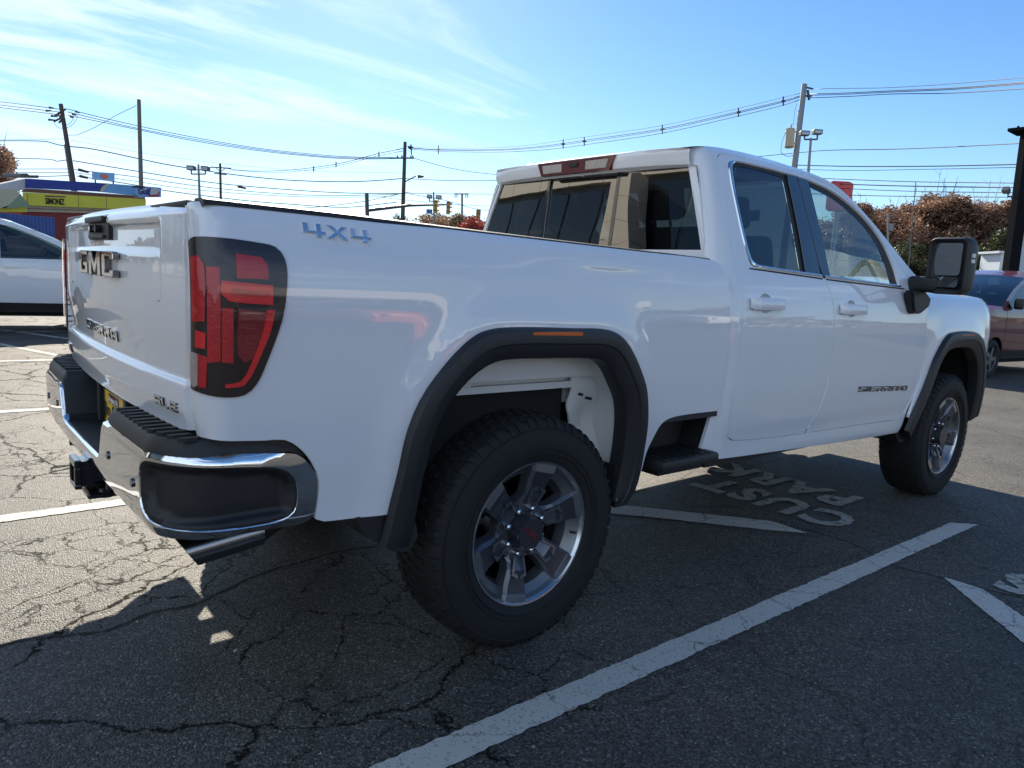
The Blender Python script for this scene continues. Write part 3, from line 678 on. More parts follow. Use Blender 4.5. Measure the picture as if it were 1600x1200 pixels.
# wheelhouse: white inner flange, front splash panel, dark liner
def arch_band(name, line, off, y0, y1, mat, s=-1, rng_=(0, 1)):
    L = np.array(line); c = np.array([np.mean(L[:, 0]), .45]); d = L-c; d /= np.linalg.norm(d, axis=1)[:, None]; Q = L+d*off
    n = len(Q); a = int(rng_[0]*n); b = int(rng_[1]*n); Q = Q[a:b]; V = []; F = []
    for q in Q: V += [(q[0], s*y0, q[1]), (q[0], s*y1, q[1])]
    for i in range(len(Q)-1): F.append((2*i, 2*i+1, 2*i+3, 2*i+2))
    return mk(name, V, F, mat, truck, smooth=True)
for s in (-1, 1):
    arch_band('inner_flange', RAI, .012, .985, .80, 'white_inner', s, (.12, 1))
    box('wheelhouse_blocker', (-.60, min(s*.60, s*.82), .58 if s < 0 else .88), (.27, max(s*.60, s*.82), .972), 'dark_void', truck)  # added dark block stops daylight through the near well; cut short on far side
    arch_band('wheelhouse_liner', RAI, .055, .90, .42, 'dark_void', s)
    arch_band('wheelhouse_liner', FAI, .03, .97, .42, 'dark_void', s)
    # vertical white stiffener above the tyre with a flange, and the splash panel ahead of it
    V = []; F = []; L = resample(RAI, 60)[8:40]
    for q in L: V += [(q[0], s*.84, q[1]+.05), (q[0], s*.835, max(.978, 0))]
    for i in range(len(L)-1): F.append((2*i, 2*i+1, 2*i+3, 2*i+2))
    o = mk('inner_fender', V, F, 'white_inner', truck, smooth=True)
    box('flange_strip', (-.30, min(s*.80, s*.86), .972), (.27, max(s*.80, s*.86), .978), 'white_inner', truck)
    box('bracket', (-.27, min(s*.83, s*.85), .942), (-.20, max(s*.83, s*.85), .972), 'white_inner', truck)
    pts = [(.24, 1.04), (.27, .99), (.285, .92), (.265, .86), (.29, .80), (.33, .72), (.345, .62), (.36, .56), (.475, .56), (.478, .80), (.44, .92), (.37, 1.01), (.31, 1.06)]
    def spl(u, v, s=s): return np.stack([u, -.86+.10*np.exp(-((v-.78)/.09)**2)*np.clip((u-.28)/.1, 0, 1)*.5+0*u, v], -1)
    panel('splash_panel', pts, [], spl, 'white_inner', truck, step=.03, thick=.01, mirror=(s > 0))
    bm = bmesh.new()
    for (u, v) in ((.31, .99), (.33, .90), (.38, .88), (.40, .97), (.345, .68), (.42, .62)): tube(bm, (u, s*.875, v), (u, s*.80, v), .006, seg=8)
    obj_bm('panel_plug', bm, 'rubber', truck)

# ---- rear side step pocket between box and cab
for s in (-1, 1):
    bm = bmesh.new(); prism(bm, [(.615, .60), (.66, .70), (.70, .768), (.79, .788), (1.068, .785), (1.00, .60)], lambda u, v, h: (u, s*h, v), .80, .84)
    bx(bm, (.60, min(s*.80, s*.985), .775), (1.09, max(s*.80, s*.985), .80))
    obj_bm('step_recess', bm, 'black_plastic', truck)
    bm = bmesh.new(); bx(bm, (.66, min(s*.80, s*1.045), .575), (1.055, max(s*.80, s*1.045), .625), bevel=.014)
    bx(bm, (.70, min(s*.80, s*.99), .545), (1.0, max(s*.80, s*.99), .578), bevel=.006)
    for k in range(7): bx(bm, (.69+k*.05, min(s*.86, s*1.03), .625), (.715+k*.05, max(s*.86, s*1.03), .630))
    obj_bm('box_step', bm, 'black_plastic', truck, smooth=40)
    V = []; A = [(1.078, .79), (1.05, .70), (1.015, .60), (.99, .575)]
    bm = bmesh.new(); prism(bm, [(1.10, .80), (1.075, .795), (1.045, .70), (1.01, .60), (1.02, .56), (1.12, .56)], lambda u, v, h: (u, s*h, v), .952, .968); obj_bm('cab_mount_panel', bm, 'white_paint', truck)
    bm = bmesh.new(); prism(bm, [(1.12, .795), (1.082, .79), (1.052, .70), (1.018, .605), (1.03, .565), (1.12, .565)], lambda u, v, h: (u, s*h, v), .80, .9515); obj_bm('step_bracket', bm, 'black_plastic', truck)

# ---- cab shell
silh = [(1.168, 1.992), (1.375, 2.018), (1.718, 2.030), (2.036, 2.016), (2.216, 1.993), (2.435, 1.937), (2.694, 1.805), (2.90, 1.67), (3.12, 1.528), (3.27, 1.448)]
door_union = [(1.262, 1.968), (1.221, 1.928), (1.203, 1.866), (1.198, 1.70), (1.208, 1.55), (1.212, 1.419), (1.208, 1.313), (1.206, 1.19), (1.205, 1.038), (1.193, .885), (1.192, .74), (1.203, .668), (1.262, .640), (1.723, .617), (2.226, .608), (2.90, .597), (3.02, .590), (3.08, .60), (3.145, .655), (3.232, .80), (3.252, 1.034), (3.245, 1.264), (3.235, 1.35), (3.20, 1.405), (3.10, 1.452), (3.00, 1.525), (2.87, 1.640), (2.707, 1.770), (2.52, 1.870), (2.33, 1.942), (2.1, 1.980), (1.95, 1.990), (1.6, 1.993)]
cab_out = [(1.085, .575), (1.085, 1.3), (1.085, 1.975)] + [(1.12, 1.985)] + silh + [(3.262, 1.41), (3.268, 1.2), (3.268, 1.0), (3.25, .80), (3.20, .69), (3.175, .60), (3.14, .50), (2.7, .508), (2.26, .522), (1.6, .545), (1.1, .565)]
DU = smooth_line(door_union, step=.03)
for mir in (False, True):
    panel('cab_side', [tuple(q) for q in smooth_line(cab_out, step=.03)], [offset_poly(DU, -.0018)], cab_surf, 'white_paint', truck, step=.03, thick=.02, mirror=mir, raw=True)
# door panels
def win_bottom(x): return float(np.interp(x, [1.36, 1.967, 2.734, 2.93], [1.452, 1.434, 1.420, 1.413]))
split = [(1.953, 1.9895), (1.957, 1.92), (1.963, 1.777), (1.970, 1.635), (1.978, 1.50), (2.0, 1.42), (2.036, 1.326), (2.058, 1.229), (2.068, 1.094), (2.070, .98), (2.062, .87), (2.036, .77), (1.975, .68), (1.935, .6125)]
rw = [(1.958, 1.958), (1.6, 1.962), (1.38, 1.955), (1.315, 1.935), (1.296, 1.87), (1.289, 1.75), (1.290, 1.614), (1.303, 1.51), (1.322, 1.465), (1.364, 1.452), (1.975, 1.434)]
fw_top = [(1.965, 1.957), (2.1, 1.950), (2.33, 1.918), (2.52, 1.856), (2.70, 1.765), (2.82, 1.655), (2.885, 1.53), (2.905, 1.416)]
def near(line, a, b):
    L = np.array(line); i = np.argmin(np.linalg.norm(L-np.array(a), axis=1)); j = np.argmin(np.linalg.norm(L-np.array(b), axis=1))
    return [tuple(q) for q in (L[i:j+1] if i <= j else np.r_[L[i:], L[:j+1]])]
G_ = .0034
DI = offset_poly(DU, G_)
SP = smooth_line(split, closed=False, step=.025, sharp=60)
def polyline_cut(side):
    """door outline made of the union outline, the split line and the window cut-out"""
    top = np.argmin(np.linalg.norm(DI-SP[0], axis=1)); bot = np.argmin(np.linalg.norm(DI-SP[-1], axis=1)); n = len(DI)
    idx = []; i = top
    while True:
        idx.append(i)
        if i == bot: break
        i = (i+1) % n
    a = DI[idx]; idx2 = []; i = bot
    while True:
        idx2.append(i)
        if i == top: break
        i = (i+1) % n
    b = DI[idx2]
    rear, front = (a, b) if a[:, 0].mean() < b[:, 0].mean() else (b, a)
    return rear, front
rear_run, front_run = polyline_cut(0)      # each ends at the split line
if rear_run[0][1] < rear_run[-1][1]: rear_run = rear_run[::-1]
if front_run[0][1] < front_run[-1][1]: front_run = front_run[::-1]
rwS = smooth_line(rw, closed=False, step=.025, sharp=60); fwS = smooth_line(fw_top, closed=False, step=.025, sharp=60)
rear_split = SP-np.array([G_, 0]); front_split = SP+np.array([G_, 0])
rear_run = rear_run[(rear_run[:, 0] < 1.94) | (rear_run[:, 1] > 1.8)]; rear_run = rear_run[(rear_run[:, 0] < 1.945)]
front_run = front_run[(front_run[:, 0] > 1.962) | (front_run[:, 1] > 1.8)]; front_run = front_run[front_run[:, 0] > 1.945]
rb = rear_split[(rear_split[:, 1] < 1.433)][::-1]; rt = rear_split[rear_split[:, 1] > 1.959]
fb = front_split[(front_split[:, 1] < 1.432)][::-1]; ft = front_split[front_split[:, 1] > 1.958]
rear_door_poly = np.r_[rear_run, rb, rwS[::-1], rt[::-1]]
front_low = [(2.905, 1.416), (2.6, 1.4215), (2.3, 1.427), (2.003, 1.4325)]
front_door_poly = np.r_[front_run, fb, smooth_line(front_low, closed=False, step=.03)[::-1], fwS[::-1], ft[::-1]]
def dedupe(P):
    P = np.array(P); k = [0]
    for i in range(1, len(P)):
        if np.linalg.norm(P[i]-P[k[-1]]) > .004: k.append(i)
    if np.linalg.norm(P[k[-1]]-P[0]) < .004: k.pop()
    return P[k]
rear_door_poly = dedupe(rear_door_poly); front_door_poly = dedupe(front_door_poly)
def crease(s, z):
    P = cab_surf(s, z)
    c = .004*np.exp(-((np.asarray(z)-.70)/.03)**2); P = P+np.stack([0*c, -c, 0*c], -1); return P
def handle(x0, x1, z, door, mir, keyhole):
    zc_ = z
    out = [(x0, zc_-.022), (x0+.012, zc_-.028), (x1-.012, zc_-.026), (x1, zc_-.018), (x1, zc_+.020), (x1-.012, zc_+.027), (x0+.012, zc_+.027), (x0, zc_+.020)]
    def hs(s, zz):
        P = cab_surf(s, zz); t = np.clip((s-x0)/(x1-x0), 0, 1); b = .034*np.clip(np.sin(t*PI)*2.2, 0, 1)**.5+.008*(1-((zz-zc_)/.03)**2); return P-np.stack([0*b, b, 0*b], -1)
    h = panel('door_handle', out, [], hs, 'white_paint', door, step=.012, thick=.022, mirror=mir)
    cup, cx_, rr = cup_out(x0, x1, zc_)
    def cs(s, zz):
        P = cab_surf(s, zz); d = np.clip(1-(((s-cx_)/rr)**2+((zz-zc_)/.046)**2), 0, 1); b = .030*d**.7; return P+np.stack([0*b, b, 0*b], -1)
    panel('handle_cup', cup, [], cs, 'white_paint', door, step=.009, thick=0, mirror=mir, raw=True)
    return h
def cup_out(x0, x1, zc_, n=22):
    cx_ = (x0+x1)/2-.005; rr = (x1-x0)*.21
    return np.array([(cx_+rr*math.cos(t), zc_+.046*math.sin(t)) for t in np.linspace(0, 2*PI, n+1)[:-1]]), cx_, rr
for mir in (False, True):
    d1 = panel('rear_door', rear_door_poly, [cup_out(1.264, 1.543, 1.288)[0]], cab_surf, 'white_paint', truck, step=.03, mirror=mir, raw=True)
    d2 = panel('front_door', front_door_poly, [cup_out(2.109, 2.397, 1.277)[0]], cab_surf, 'white_paint', truck, step=.03, mirror=mir, raw=True)
    handle(1.264, 1.543, 1.288, d1, mir, False); handle(2.109, 2.397, 1.277, d2, mir, True)
    # glass
    g1 = [(1.345, 1.459), (1.78, 1.446), (1.795, 1.70), (1.812, 1.935), (1.60, 1.943), (1.42, 1.937), (1.368, 1.912), (1.350, 1.80), (1.340, 1.62)]
    panel('window', g1, [], cab_surf, 'glass_tint', d1, step=.08, thick=0, mirror=mir, lift=-.016)
    g2 = [(2.080, 1.440), (2.80, 1.425), (2.795, 1.50), (2.765, 1.62), (2.66, 1.735), (2.50, 1.825), (2.32, 1.890), (2.13, 1.925), (2.075, 1.93)]
    panel('window', g2, [], cab_surf, 'glass_clear', d2, step=.08, thick=0, mirror=mir, lift=-.016)
    # weather strips: ring between opening and glass
    panel('weather_strip', dedupe(np.r_[rwS, [(1.822, 1.436)], [(1.838, 1.70)], [(1.852, 1.955)]]) if False else [tuple(q) for q in smooth_line([(1.855, 1.955), (1.6, 1.962), (1.38, 1.955), (1.315, 1.935), (1.296, 1.87), (1.289, 1.75), (1.290, 1.614), (1.303, 1.51), (1.322, 1.465), (1.364, 1.452), (1.822, 1.439), (1.838, 1.70)], step=.03)], [smooth_line(g1, step=.03)], cab_surf, 'black_plastic', d1, step=.05, thick=0, mirror=mir, lift=-.014, raw=True)
    panel('pillar_trim', [(1.825, 1.440), (1.972, 1.4365), (1.966, 1.635), (1.957, 1.80), (1.951, 1.955), (1.855, 1.955), (1.840, 1.70)], [], cab_surf, 'black_gloss', d1, step=.05, thick=.006, mirror=mir, lift=-.004)
    panel('weather_strip', [tuple(q) for q in smooth_line([(2.005, 1.434)]+[(2.44, 1.4245), (2.905, 1.4175), (2.882, 1.53), (2.818, 1.655), (2.70, 1.763), (2.52, 1.854), (2.33, 1.916), (2.1, 1.948), (2.06, 1.951), (2.06, 1.44)], step=.03)], [smooth_line(g2, step=.03)], cab_surf, 'black_plastic', d2, step=.05, thick=0, mirror=mir, lift=-.014, raw=True)
    panel('pillar_trim', [(1.998, 1.434), (2.072, 1.433), (2.068, 1.70), (2.066, 1.949), (1.962, 1.953), (1.968, 1.80), (1.976, 1.635), (1.984, 1.50)], [], cab_surf, 'black_gloss', d2, step=.05, thick=.006, mirror=mir, lift=-.004)
    # bright trim along belt and rear edge
    tr = smooth_line([(1.40, 1.958), (1.345, 1.950), (1.315, 1.935), (1.296, 1.87), (1.289, 1.75), (1.290, 1.614), (1.303, 1.51), (1.322, 1.465), (1.364, 1.452), (1.967, 1.434)], closed=False, step=.03, sharp=80)
    ti = smooth_line([(1.40, 1.950), (1.358, 1.940), (1.335, 1.922), (1.320, 1.86), (1.312, 1.75), (1.312, 1.614), (1.322, 1.525), (1.338, 1.482), (1.37, 1.468), (1.967, 1.449)], closed=False, step=.03, sharp=80)
    tp = [(0, .0), (.1, .006), (.5, .009), (.9, .006), (1, -.012)]
    sweep('window_trim', tr, ti, tp, cab_surf, 'trim_bright', d1, n=70, mirror=mir)
    sweep('window_trim', [(1.99, 1.4325), (2.4, 1.425), (2.905, 1.416)], [(1.99, 1.4475), (2.4, 1.439), (2.895, 1.430)], tp, cab_surf, 'trim_bright', d2, n=20, mirror=mir)
    sweep('belt_seal', [(1.30, 1.4415), (1.364, 1.440), (1.967, 1.4225)], [(1.30, 1.4475), (1.364, 1.447), (1.967, 1.4295)], [(0, .001), (.5, .004), (1, .001)], cab_surf, 'rubber', d1, n=20, mirror=mir)
    sweep('belt_seal', [(2.005, 1.421), (2.4, 1.4135), (2.95, 1.404)], [(2.005, 1.428), (2.4, 1.4205), (2.95, 1.411)], [(0, .001), (.5, .004), (1, .001)], cab_surf, 'rubber', d2, n=20, mirror=mir)
    # dark inner shell closes the door gaps
    def inner(s, z): P = cab_surf(s, z); return P+np.array([0, .035, 0])
    panel('door_inner', [(1.21, .60), (3.22, .56), (3.24, 1.38), (2.95, 1.405), (1.30, 1.44), (1.20, 1.45)], [], inner, 'seat_leather', truck, step=.15, thick=0, mirror=mir)
    panel('pillar_inner', [(1.11, 1.42), (1.325, 1.42), (1.33, 1.93), (1.85, 1.935), (1.83, 1.42), (2.07, 1.42), (2.07, 1.925), (2.33, 1.885), (2.52, 1.82), (2.70, 1.73), (2.81, 1.60), (2.88, 1.41), (3.2, 1.40), (3.0, 1.50), (2.7, 1.76), (2.33, 1.93), (2.0, 1.975), (1.25, 1.97), (1.11, 1.95)], [], inner, 'seat_leather', truck, step=.1, thick=0, mirror=mir)
# ---- rear wall, roof, glass
def wall_surf(y, z):
    y = np.asarray(y, float); z = np.asarray(z, float); return np.stack([XR(z)-.012*(1-(y/.85)**2), y, z], -1)
zz = np.linspace(.575, 1.955, 40); ye = Yc(zz)-.085
wall_out = [(-a, b) for a, b in zip(ye, zz)]+[(a, b) for a, b in zip(ye[::-1], zz[::-1])]
win_r = [(-.842, 1.513), (-.30, 1.511), (.30, 1.511), (.842, 1.513), (.838, 1.56), (.745, 1.885), (.735, 1.898), (0, 1.902), (-.735, 1.898), (-.745, 1.885), (-.838, 1.56)]
panel('cab_rear_wall', wall_out, [win_r], wall_surf, 'white_paint', truck, step=.04, thick=.012, ref=(2, 0, 1.2), raw=True)
rg = offset_poly(smooth_line(win_r, step=.05), .003)
def gs(y, z): return wall_surf(y, z)+np.array([.012, 0, 0])
L_ = [q for q in rg]
def clipx(P, lo, hi):                                           # clip a polygon to lo<=y<=hi
    P = [tuple(q) for q in P]
    for s, v in ((1, lo), (-1, -hi)):
        out = []
        for i in range(len(P)):
            a = P[i-1]; b = P[i]; ia = s*a[0] >= v; ib = s*b[0] >= v
            if ia != ib: t = (v-s*a[0])/(s*b[0]-s*a[0]); out.append((a[0]+(b[0]-a[0])*t, a[1]+(b[1]-a[1])*t))
            if ib: out.append(b)
        P = out
    return dedupe(P)
rw_ = bpy.data.objects['cab_rear_wall']
panel('rear_window', clipx(rg, -1, -.262), [], gs, 'glass_rear', truck, step=.1, thick=0, ref=(2, 0, 1.2), raw=True)
panel('rear_window', clipx(rg, .262, 1), [], gs, 'glass_rear', truck, step=.1, thick=0, ref=(2, 0, 1.2), raw=True)
def gs2(y, z): return wall_surf(y, z)+np.array([.022, 0, 0])
panel('sliding_window', clipx(rg, -.262, .262), [], gs2, 'glass_rear', truck, step=.1, thick=0, ref=(2, 0, 1.2), raw=True)
for y in (-.262, .262): panel('window_divider', [(y-.010, 1.513), (y+.010, 1.513), (y+.010, 1.899), (y-.010, 1.899)], [], gs, 'black_gloss', truck, step=.1, thick=.012, ref=(2, 0, 1.2), lift=.002)

def roof_edge(x):                                                # z and half width of the roof edge / A pillar
    L = np.array([(1.05, 1.965)]+silh); z = np.interp(x, L[:, 0], L[:, 1]); return z
xs_r = np.r_[np.linspace(1.055, 1.20, 8), np.linspace(1.28, 2.30, 22)]
ny = 33; V = []; F = []
hr = pch([1.05, 1.2, 1.5, 1.9, 2.35], [.010, .024, .030, .030, .026])
SILH = smooth_line([(1.05, 1.972), (1.10, 1.983)]+silh, closed=False, step=.02)
zedge = lambda x: np.interp(x, SILH[:, 0], SILH[:, 1])
for x in xs_r:
    z0 = float(zedge(x)); yt = float(Yc(z0))+.0005
    if x < 1.185: yt = yt-.085*(1-math.sqrt(max(0, 1-((1.185-x)/.135)**2)))
    for j in range(ny):
        v = -1+2*j/(ny-1); V.append((x+(.02 if x > 2.2 else 0)*0, v*yt, z0-.001+float(hr(x))*(1-abs(v)**2.6)+.022*max(0, min(1, (1.6-abs(x-1.62)*1.2-.9)))*0))
n = len(xs_r)
# rear header: rolls down from the roof edge to the top of the back glass
V2 = []
for (x, dz) in ((1.050, -.004), (1.046, -.016), (1.048, -.045), (1.060, -.072), (1.095, -.080)):
    z0 = 1.972; row = []
    for j in range(ny):
        v = -1+2*j/(ny-1); yt = .655 if False else float(Yc(1.96))-.035
        V2.append((x+.030*abs(v)**4, v*yt*(1.0-.0*dz), z0+dz+.010*(1-abs(v)**2.6)+(.0)))
V = V2[::-1]+V if False else V
allV = [V2[k*ny+j] for k in (4, 3, 2, 1, 0) for j in range(ny)]+V
rows = 5+n
for i in range(rows-1):
    for j in range(ny-1): F.append((i*ny+j, (i+1)*ny+j, (i+1)*ny+j+1, i*ny+j+1))
roof = mk('roof', allV, F, 'white_paint', truck, smooth=True)
bm = bmesh.new(); bm.from_mesh(roof.data); bmesh.ops.recalc_face_normals(bm, faces=bm.faces); bm.to_mesh(roof.data); bm.free()
if sum(p.normal.z*p.area for p in roof.data.polygons) < 0: roof.data.flip_normals()
auto_smooth(roof, 50)
# high brake light
bm = bmesh.new()
prism(bm, [(-.29, 1.972), (-.255, 1.903), (.255, 1.903), (.29, 1.972)], lambda u, v, h: (h+.01*abs(u), u, v), 1.034, 1.06); bl = obj_bm('high_brake_light', bm, 'brake_lens', truck)
for a, b in ((-.235, -.09), (.09, .235)):
    bm = bmesh.new(); prism(bm, [(a-.012*(a < 0), 1.958), (a+.0, 1.915), (b, 1.915), (b+.012*(a > 0), 1.958)], lambda u, v, h: (h+.01*abs(u), u, v), 1.0315, 1.04); obj_bm('cargo_lamp', bm, 'lens_clear', bl)
bm = bmesh.new(); prism(bm, [(-.03, 1.955), (-.03, 1.935), (.03, 1.935), (.03, 1.955)], lambda u, v, h: (h, u, v), 1.028, 1.04); obj_bm('camera', bm, 'black_plastic', bl)
# windscreen
A_L = SILH[(SILH[:, 0] > 2.29)]
V = []; F = []; m = 21; A_ = resample(A_L, 22)
for x, z in A_:
    yt = float(Yc(z))-.006; k = (x-2.3)/.97; bow = .10+.16*k
    for j in range(m): v = -1+2*j/(m-1); V.append((x+bow*(1-v*v)-.0, v*yt, z+.006+(.020*(1-k)+.03*k)*(1-v*v)))
for i in range(len(A_)-1):
    for j in range(m-1): F.append((i*m+j, (i+1)*m+j, (i+1)*m+j+1, i*m+j+1))
ws = mk('windscreen', V, F, 'glass_clear', truck, smooth=True)
box('wiper_cowl', (3.20, -.80, 1.40), (3.45, .80, 1.425), 'black_plastic', truck, bevel=.01)
# roof front edge filler (between last roof row and the windscreen)
V = []; z0 = float(zedge(2.30)); yt = float(Yc(z0))
for j in range(m):
    v = -1+2*j/(m-1); V.append((2.30, v*yt, z0-.001+float(hr(2.30))*(1-abs(v)**2.6)))
for j in range(m):
    v = -1+2*j/(m-1); V.append((A_[0][0]+.10*(1-v*v), v*(yt-.006), A_[0][1]+.006+.020*(1-v*v)))
mk('roof_header', V, [(j, m+j, m+j+1, j+1) for j in range(m-1)], 'white_paint', truck, smooth=True)

# ---- front fenders, hood, front end
fen_poly = [(3.273, 1.407), (3.50, 1.409), (3.84, 1.407), (4.13, 1.400), (4.40, 1.385), (4.62, 1.355), (4.62, 1.05), (4.60, .80)]
fa = [tuple(p) for p in FAC if p[0] < 4.33 and p[1] > .60]
fen_full = fen_poly+[(4.34, .80)]+[q for q in fa[::-1] if not (q[0] > 4 and q[1] < .80)]+[(3.185, .60), (3.206, .68), (3.231, .75), (3.254, .80), (3.271, .90), (3.273, 1.1)]
for mir in (False, True):
    panel('front_fender', fen_full, [], fen_surf, 'white_paint', truck, step=.035, thick=.016, mirror=mir)
    panel('headlight', [(4.50, 1.235), (4.62, 1.25), (4.76, 1.25), (4.80, 1.05), (4.66, 1.02), (4.60, .98), (4.53, 1.10)], [], fen_surf, 'lens_clear', truck, step=.04, thick=.02, mirror=mir, lift=.006)
    panel('bumper_corner', [(4.36, .79), (4.60, .80), (4.95, .79), (5.0, .60), (4.62, .56), (4.45, .575), (4.39, .64)], [], lambda s, z: fen_surf(s, z)+np.array([0, -.012, 0]), 'silver_paint', truck, step=.05, thick=.03, mirror=mir)
V = []; F = []; xs_h = np.linspace(3.28, 4.74, 26); m = 31
hz_ = pch([3.2, 3.8, 4.3, 4.6, 4.75], [1.407, 1.406, 1.392, 1.352, 1.26]); hc_ = pch([3.2, 3.8, 4.4, 4.75], [.06, .085, .075, .05])
for x in xs_h:
    yt = .865-.0*x if x < 4.33 else .865-.26*((x-4.33)/.42)**2
    for j in range(m):
        v = -1+2*j/(m-1); V.append((x+.04*(1-v*v)*(x-3.28)/1.5, v*yt, float(hz_(x))-.004+float(hc_(x))*(1-abs(v)**3)+.018*math.exp(-((abs(v)-.45)/.08)**2)))
for i in range(len(xs_h)-1):
    for j in range(m-1): F.append((i*m+j, (i+1)*m+j, (i+1)*m+j+1, i*m+j+1))
mk('hood', V, F, 'white_paint', truck, smooth=True)
bm = bmesh.new(); bx(bm, (4.66, -.60, .86), (4.70, .60, 1.30)); obj_bm('grille_back', bm, 'dark_void', truck)
gr = None
for k in range(7):
    box('grille_bar', (4.70, -.58, .90+k*.058), (4.76, .58, .925+k*.058), 'chrome', truck, bevel=.006)
bm = bmesh.new(); bx(bm, (4.55, -.80, .56), (4.80, .80, .79), bevel=.03); obj_bm('front_bumper', bm, 'chrome', truck, smooth=40)
bm = bmesh.new(); bx(bm, (4.45, -.78, .45), (4.70, .78, .56), bevel=.02); obj_bm('air_dam', bm, 'black_plastic', truck)
box('engine_bay_block', (3.35, -.62, .55), (4.62, .62, 1.30), 'dark_void', truck)

# ---- mirror (tow type), both sides
def build_mirror():
    ps = []
    bm = bmesh.new()                                              # sail base on the door
    prism(bm, [(2.885, 1.400), (3.10, 1.40), (3.185, 1.36), (3.16, 1.30), (3.07, 1.262), (2.965, 1.262), (2.935, 1.30)], lambda u, v, h: (u, h, v), -.972, -1.03)
    bmesh.ops.bevel(bm, geom=list(bm.edges), offset=.014, segments=2, affect='EDGES'); ps.append(('mirror_base', bm, 'black_plastic', 50))
    bm = bmesh.new(); bx(bm, (3.02, -1.10, 1.395), (3.16, -.935, 1.49), bevel=.02); ps.append(('mirror_arm', bm, 'black_plastic', 50))
    bm = bmesh.new()                                              # housing, rounded box, hollow face towards the rear
    def rr(y0, y1, z0, z1, r, n=5):
        o = []
        for cx_, cz_, a0 in ((y1-r, z1-r, 0), (y0+r, z1-r, 90), (y0+r, z0+r, 180), (y1-r, z0+r, 270)):
            for k in range(n): a = R_(a0+90*k/(n-1)); o.append((cx_+r*math.cos(a), cz_+r*math.sin(a)))
        return o
    secs = [(3.055, rr(-1.222, -1.050, 1.425, 1.692, .02)), (3.035, rr(-1.232, -1.040, 1.412, 1.702, .025)), (3.03, rr(-1.240, -1.032, 1.400, 1.712, .035)), (3.05, rr(-1.250, -1.025, 1.392, 1.722, .045)), (3.12, rr(-1.258, -1.022, 1.388, 1.726, .05)), (3.19, rr(-1.245, -1.035, 1.405, 1.712, .055)), (3.225, rr(-1.20, -1.07, 1.44, 1.68, .05))]
    rings = [[bm.verts.new((x, a, b)) for a, b in R] for x, R in secs]
    for A, B in zip(rings[:-1], rings[1:]):
        for i in range(len(A)): bm.faces.new((A[i], A[(i+1) % len(A)], B[(i+1) % len(A)], B[i]))
    bm.faces.new(rings[0]); bm.faces.new(rings[-1]); ps.append(('mirror_housing', bm, 'black_plastic', 60))
    tilt = lambda u, v, h: (h-.10*(u+1.13)*-1*.4, u, v)
    bm = bmesh.new(); prism(bm, rr(-1.214, -1.062, 1.500, 1.688, .018), lambda u, v, h: (h+.12*(u+1.138), u, v), 3.052, 3.044); ps.append(('mirror_glass', bm, 'mirror_glass', None))
    bm = bmesh.new(); prism(bm, rr(-1.214, -1.062, 1.430, 1.490, .015), lambda u, v, h: (h+.22*(u+1.138)+.25*(v-1.46), u, v), 3.052, 3.043); ps.append(('mirror_glass', bm, 'mirror_glass', None))
    bm = bmesh.new(); bx(bm, (3.075, -1.264, 1.606), (3.105, -1.250, 1.630), bevel=.003); bx(bm, (3.075, -1.264, 1.575), (3.105, -1.250, 1.597), bevel=.003); ps.append(('mirror_lamp', bm, 'sign_white', None))
    root = None; obs = []
    for n, bm, m_, sm in ps:
        o = obj_bm(n, bm, m_, truck if root is None or n in ('mirror_arm',) else root, smooth=sm)
        if n == 'mirror_housing': root = o
        obs.append(o)
    return obs
for o in build_mirror():
    c = mirror_copy(o)

# ---- rear bumper
PR = .17                                                            # plan corner radius
def bump_plan(s):
    """s: distance from the truck's centre line along the bumper; right half (y<0)"""
    s = np.asarray(s, float); L1 = 1.000-PR-.02; arc = PR*PI/2
    a = np.clip((s-L1)/PR, 0, PI/2); over = np.maximum(s-L1-arc, 0)
    y = -(np.minimum(s, L1)+PR*np.sin(a)+0*over); x = -1.268+.012*(np.minimum(s, L1)/.8)**2+PR*(1-np.cos(a))+over
    nx = -np.cos(a); ny = -np.sin(a); return x, y, nx, ny
Bo = pch([.58, .61, .64, .70, .80, .826, .838, .846], [-.055, -.026, -.009, -.001, .0, -.001, -.008, -.020])
def bump_surf(s, z):
    s = np.asarray(s, float); sg = np.sign(s); x, y, nx, ny = bump_plan(np.abs(s)); o = Bo(z)
    return np.stack([x+nx*o, (y+ny*o)*np.where(sg == 0, 1, sg), z], -1)
ARC0 = 1.0-PR-.02; SE = ARC0+PR*PI/2                                # s where the flat side starts (x = -1.268+.012+PR)
sx_ = lambda x: SE+(x+1.268-.012-PR)                                # x on the side face -> s
half = [(0, .598), (.40, .600), (.78, .608), (SE, .606), (sx_(-.90), .604), (sx_(-.850), .606), (sx_(-.834), .625), (sx_(-.828), .70), (sx_(-.832), .752), (sx_(-.860), .795), (sx_(-.892), .820), (sx_(-.94), .828), (sx_(-1.05), .838), (SE-.05, .845), (.86, .846), (.60, .846), (.425, .844), (.400, .832), (.345, .725), (.325, .705), (.28, .700), (0, .700)]
full = half+[(-a, b) for a, b in half[::-1] if a > 0]
insetR = [(.812, .780), (.835, .808), (.88, .818), (SE, .806), (sx_(-.955), .790), (sx_(-.915), .773), (sx_(-.893), .743), (sx_(-.886), .69), (sx_(-.893), .652), (sx_(-.925), .630), (sx_(-1.02), .625), (SE-.04, .632), (.87, .648), (.83, .668), (.812, .70)]
insetL = [(-a, b) for a, b in insetR]
panel('rear_bumper', full, [insetR, insetL], bump_surf, 'chrome', truck, step=.028, thick=.022, ref=(1, 0, .74), edge=.02)
bumper = bpy.data.objects['rear_bumper']
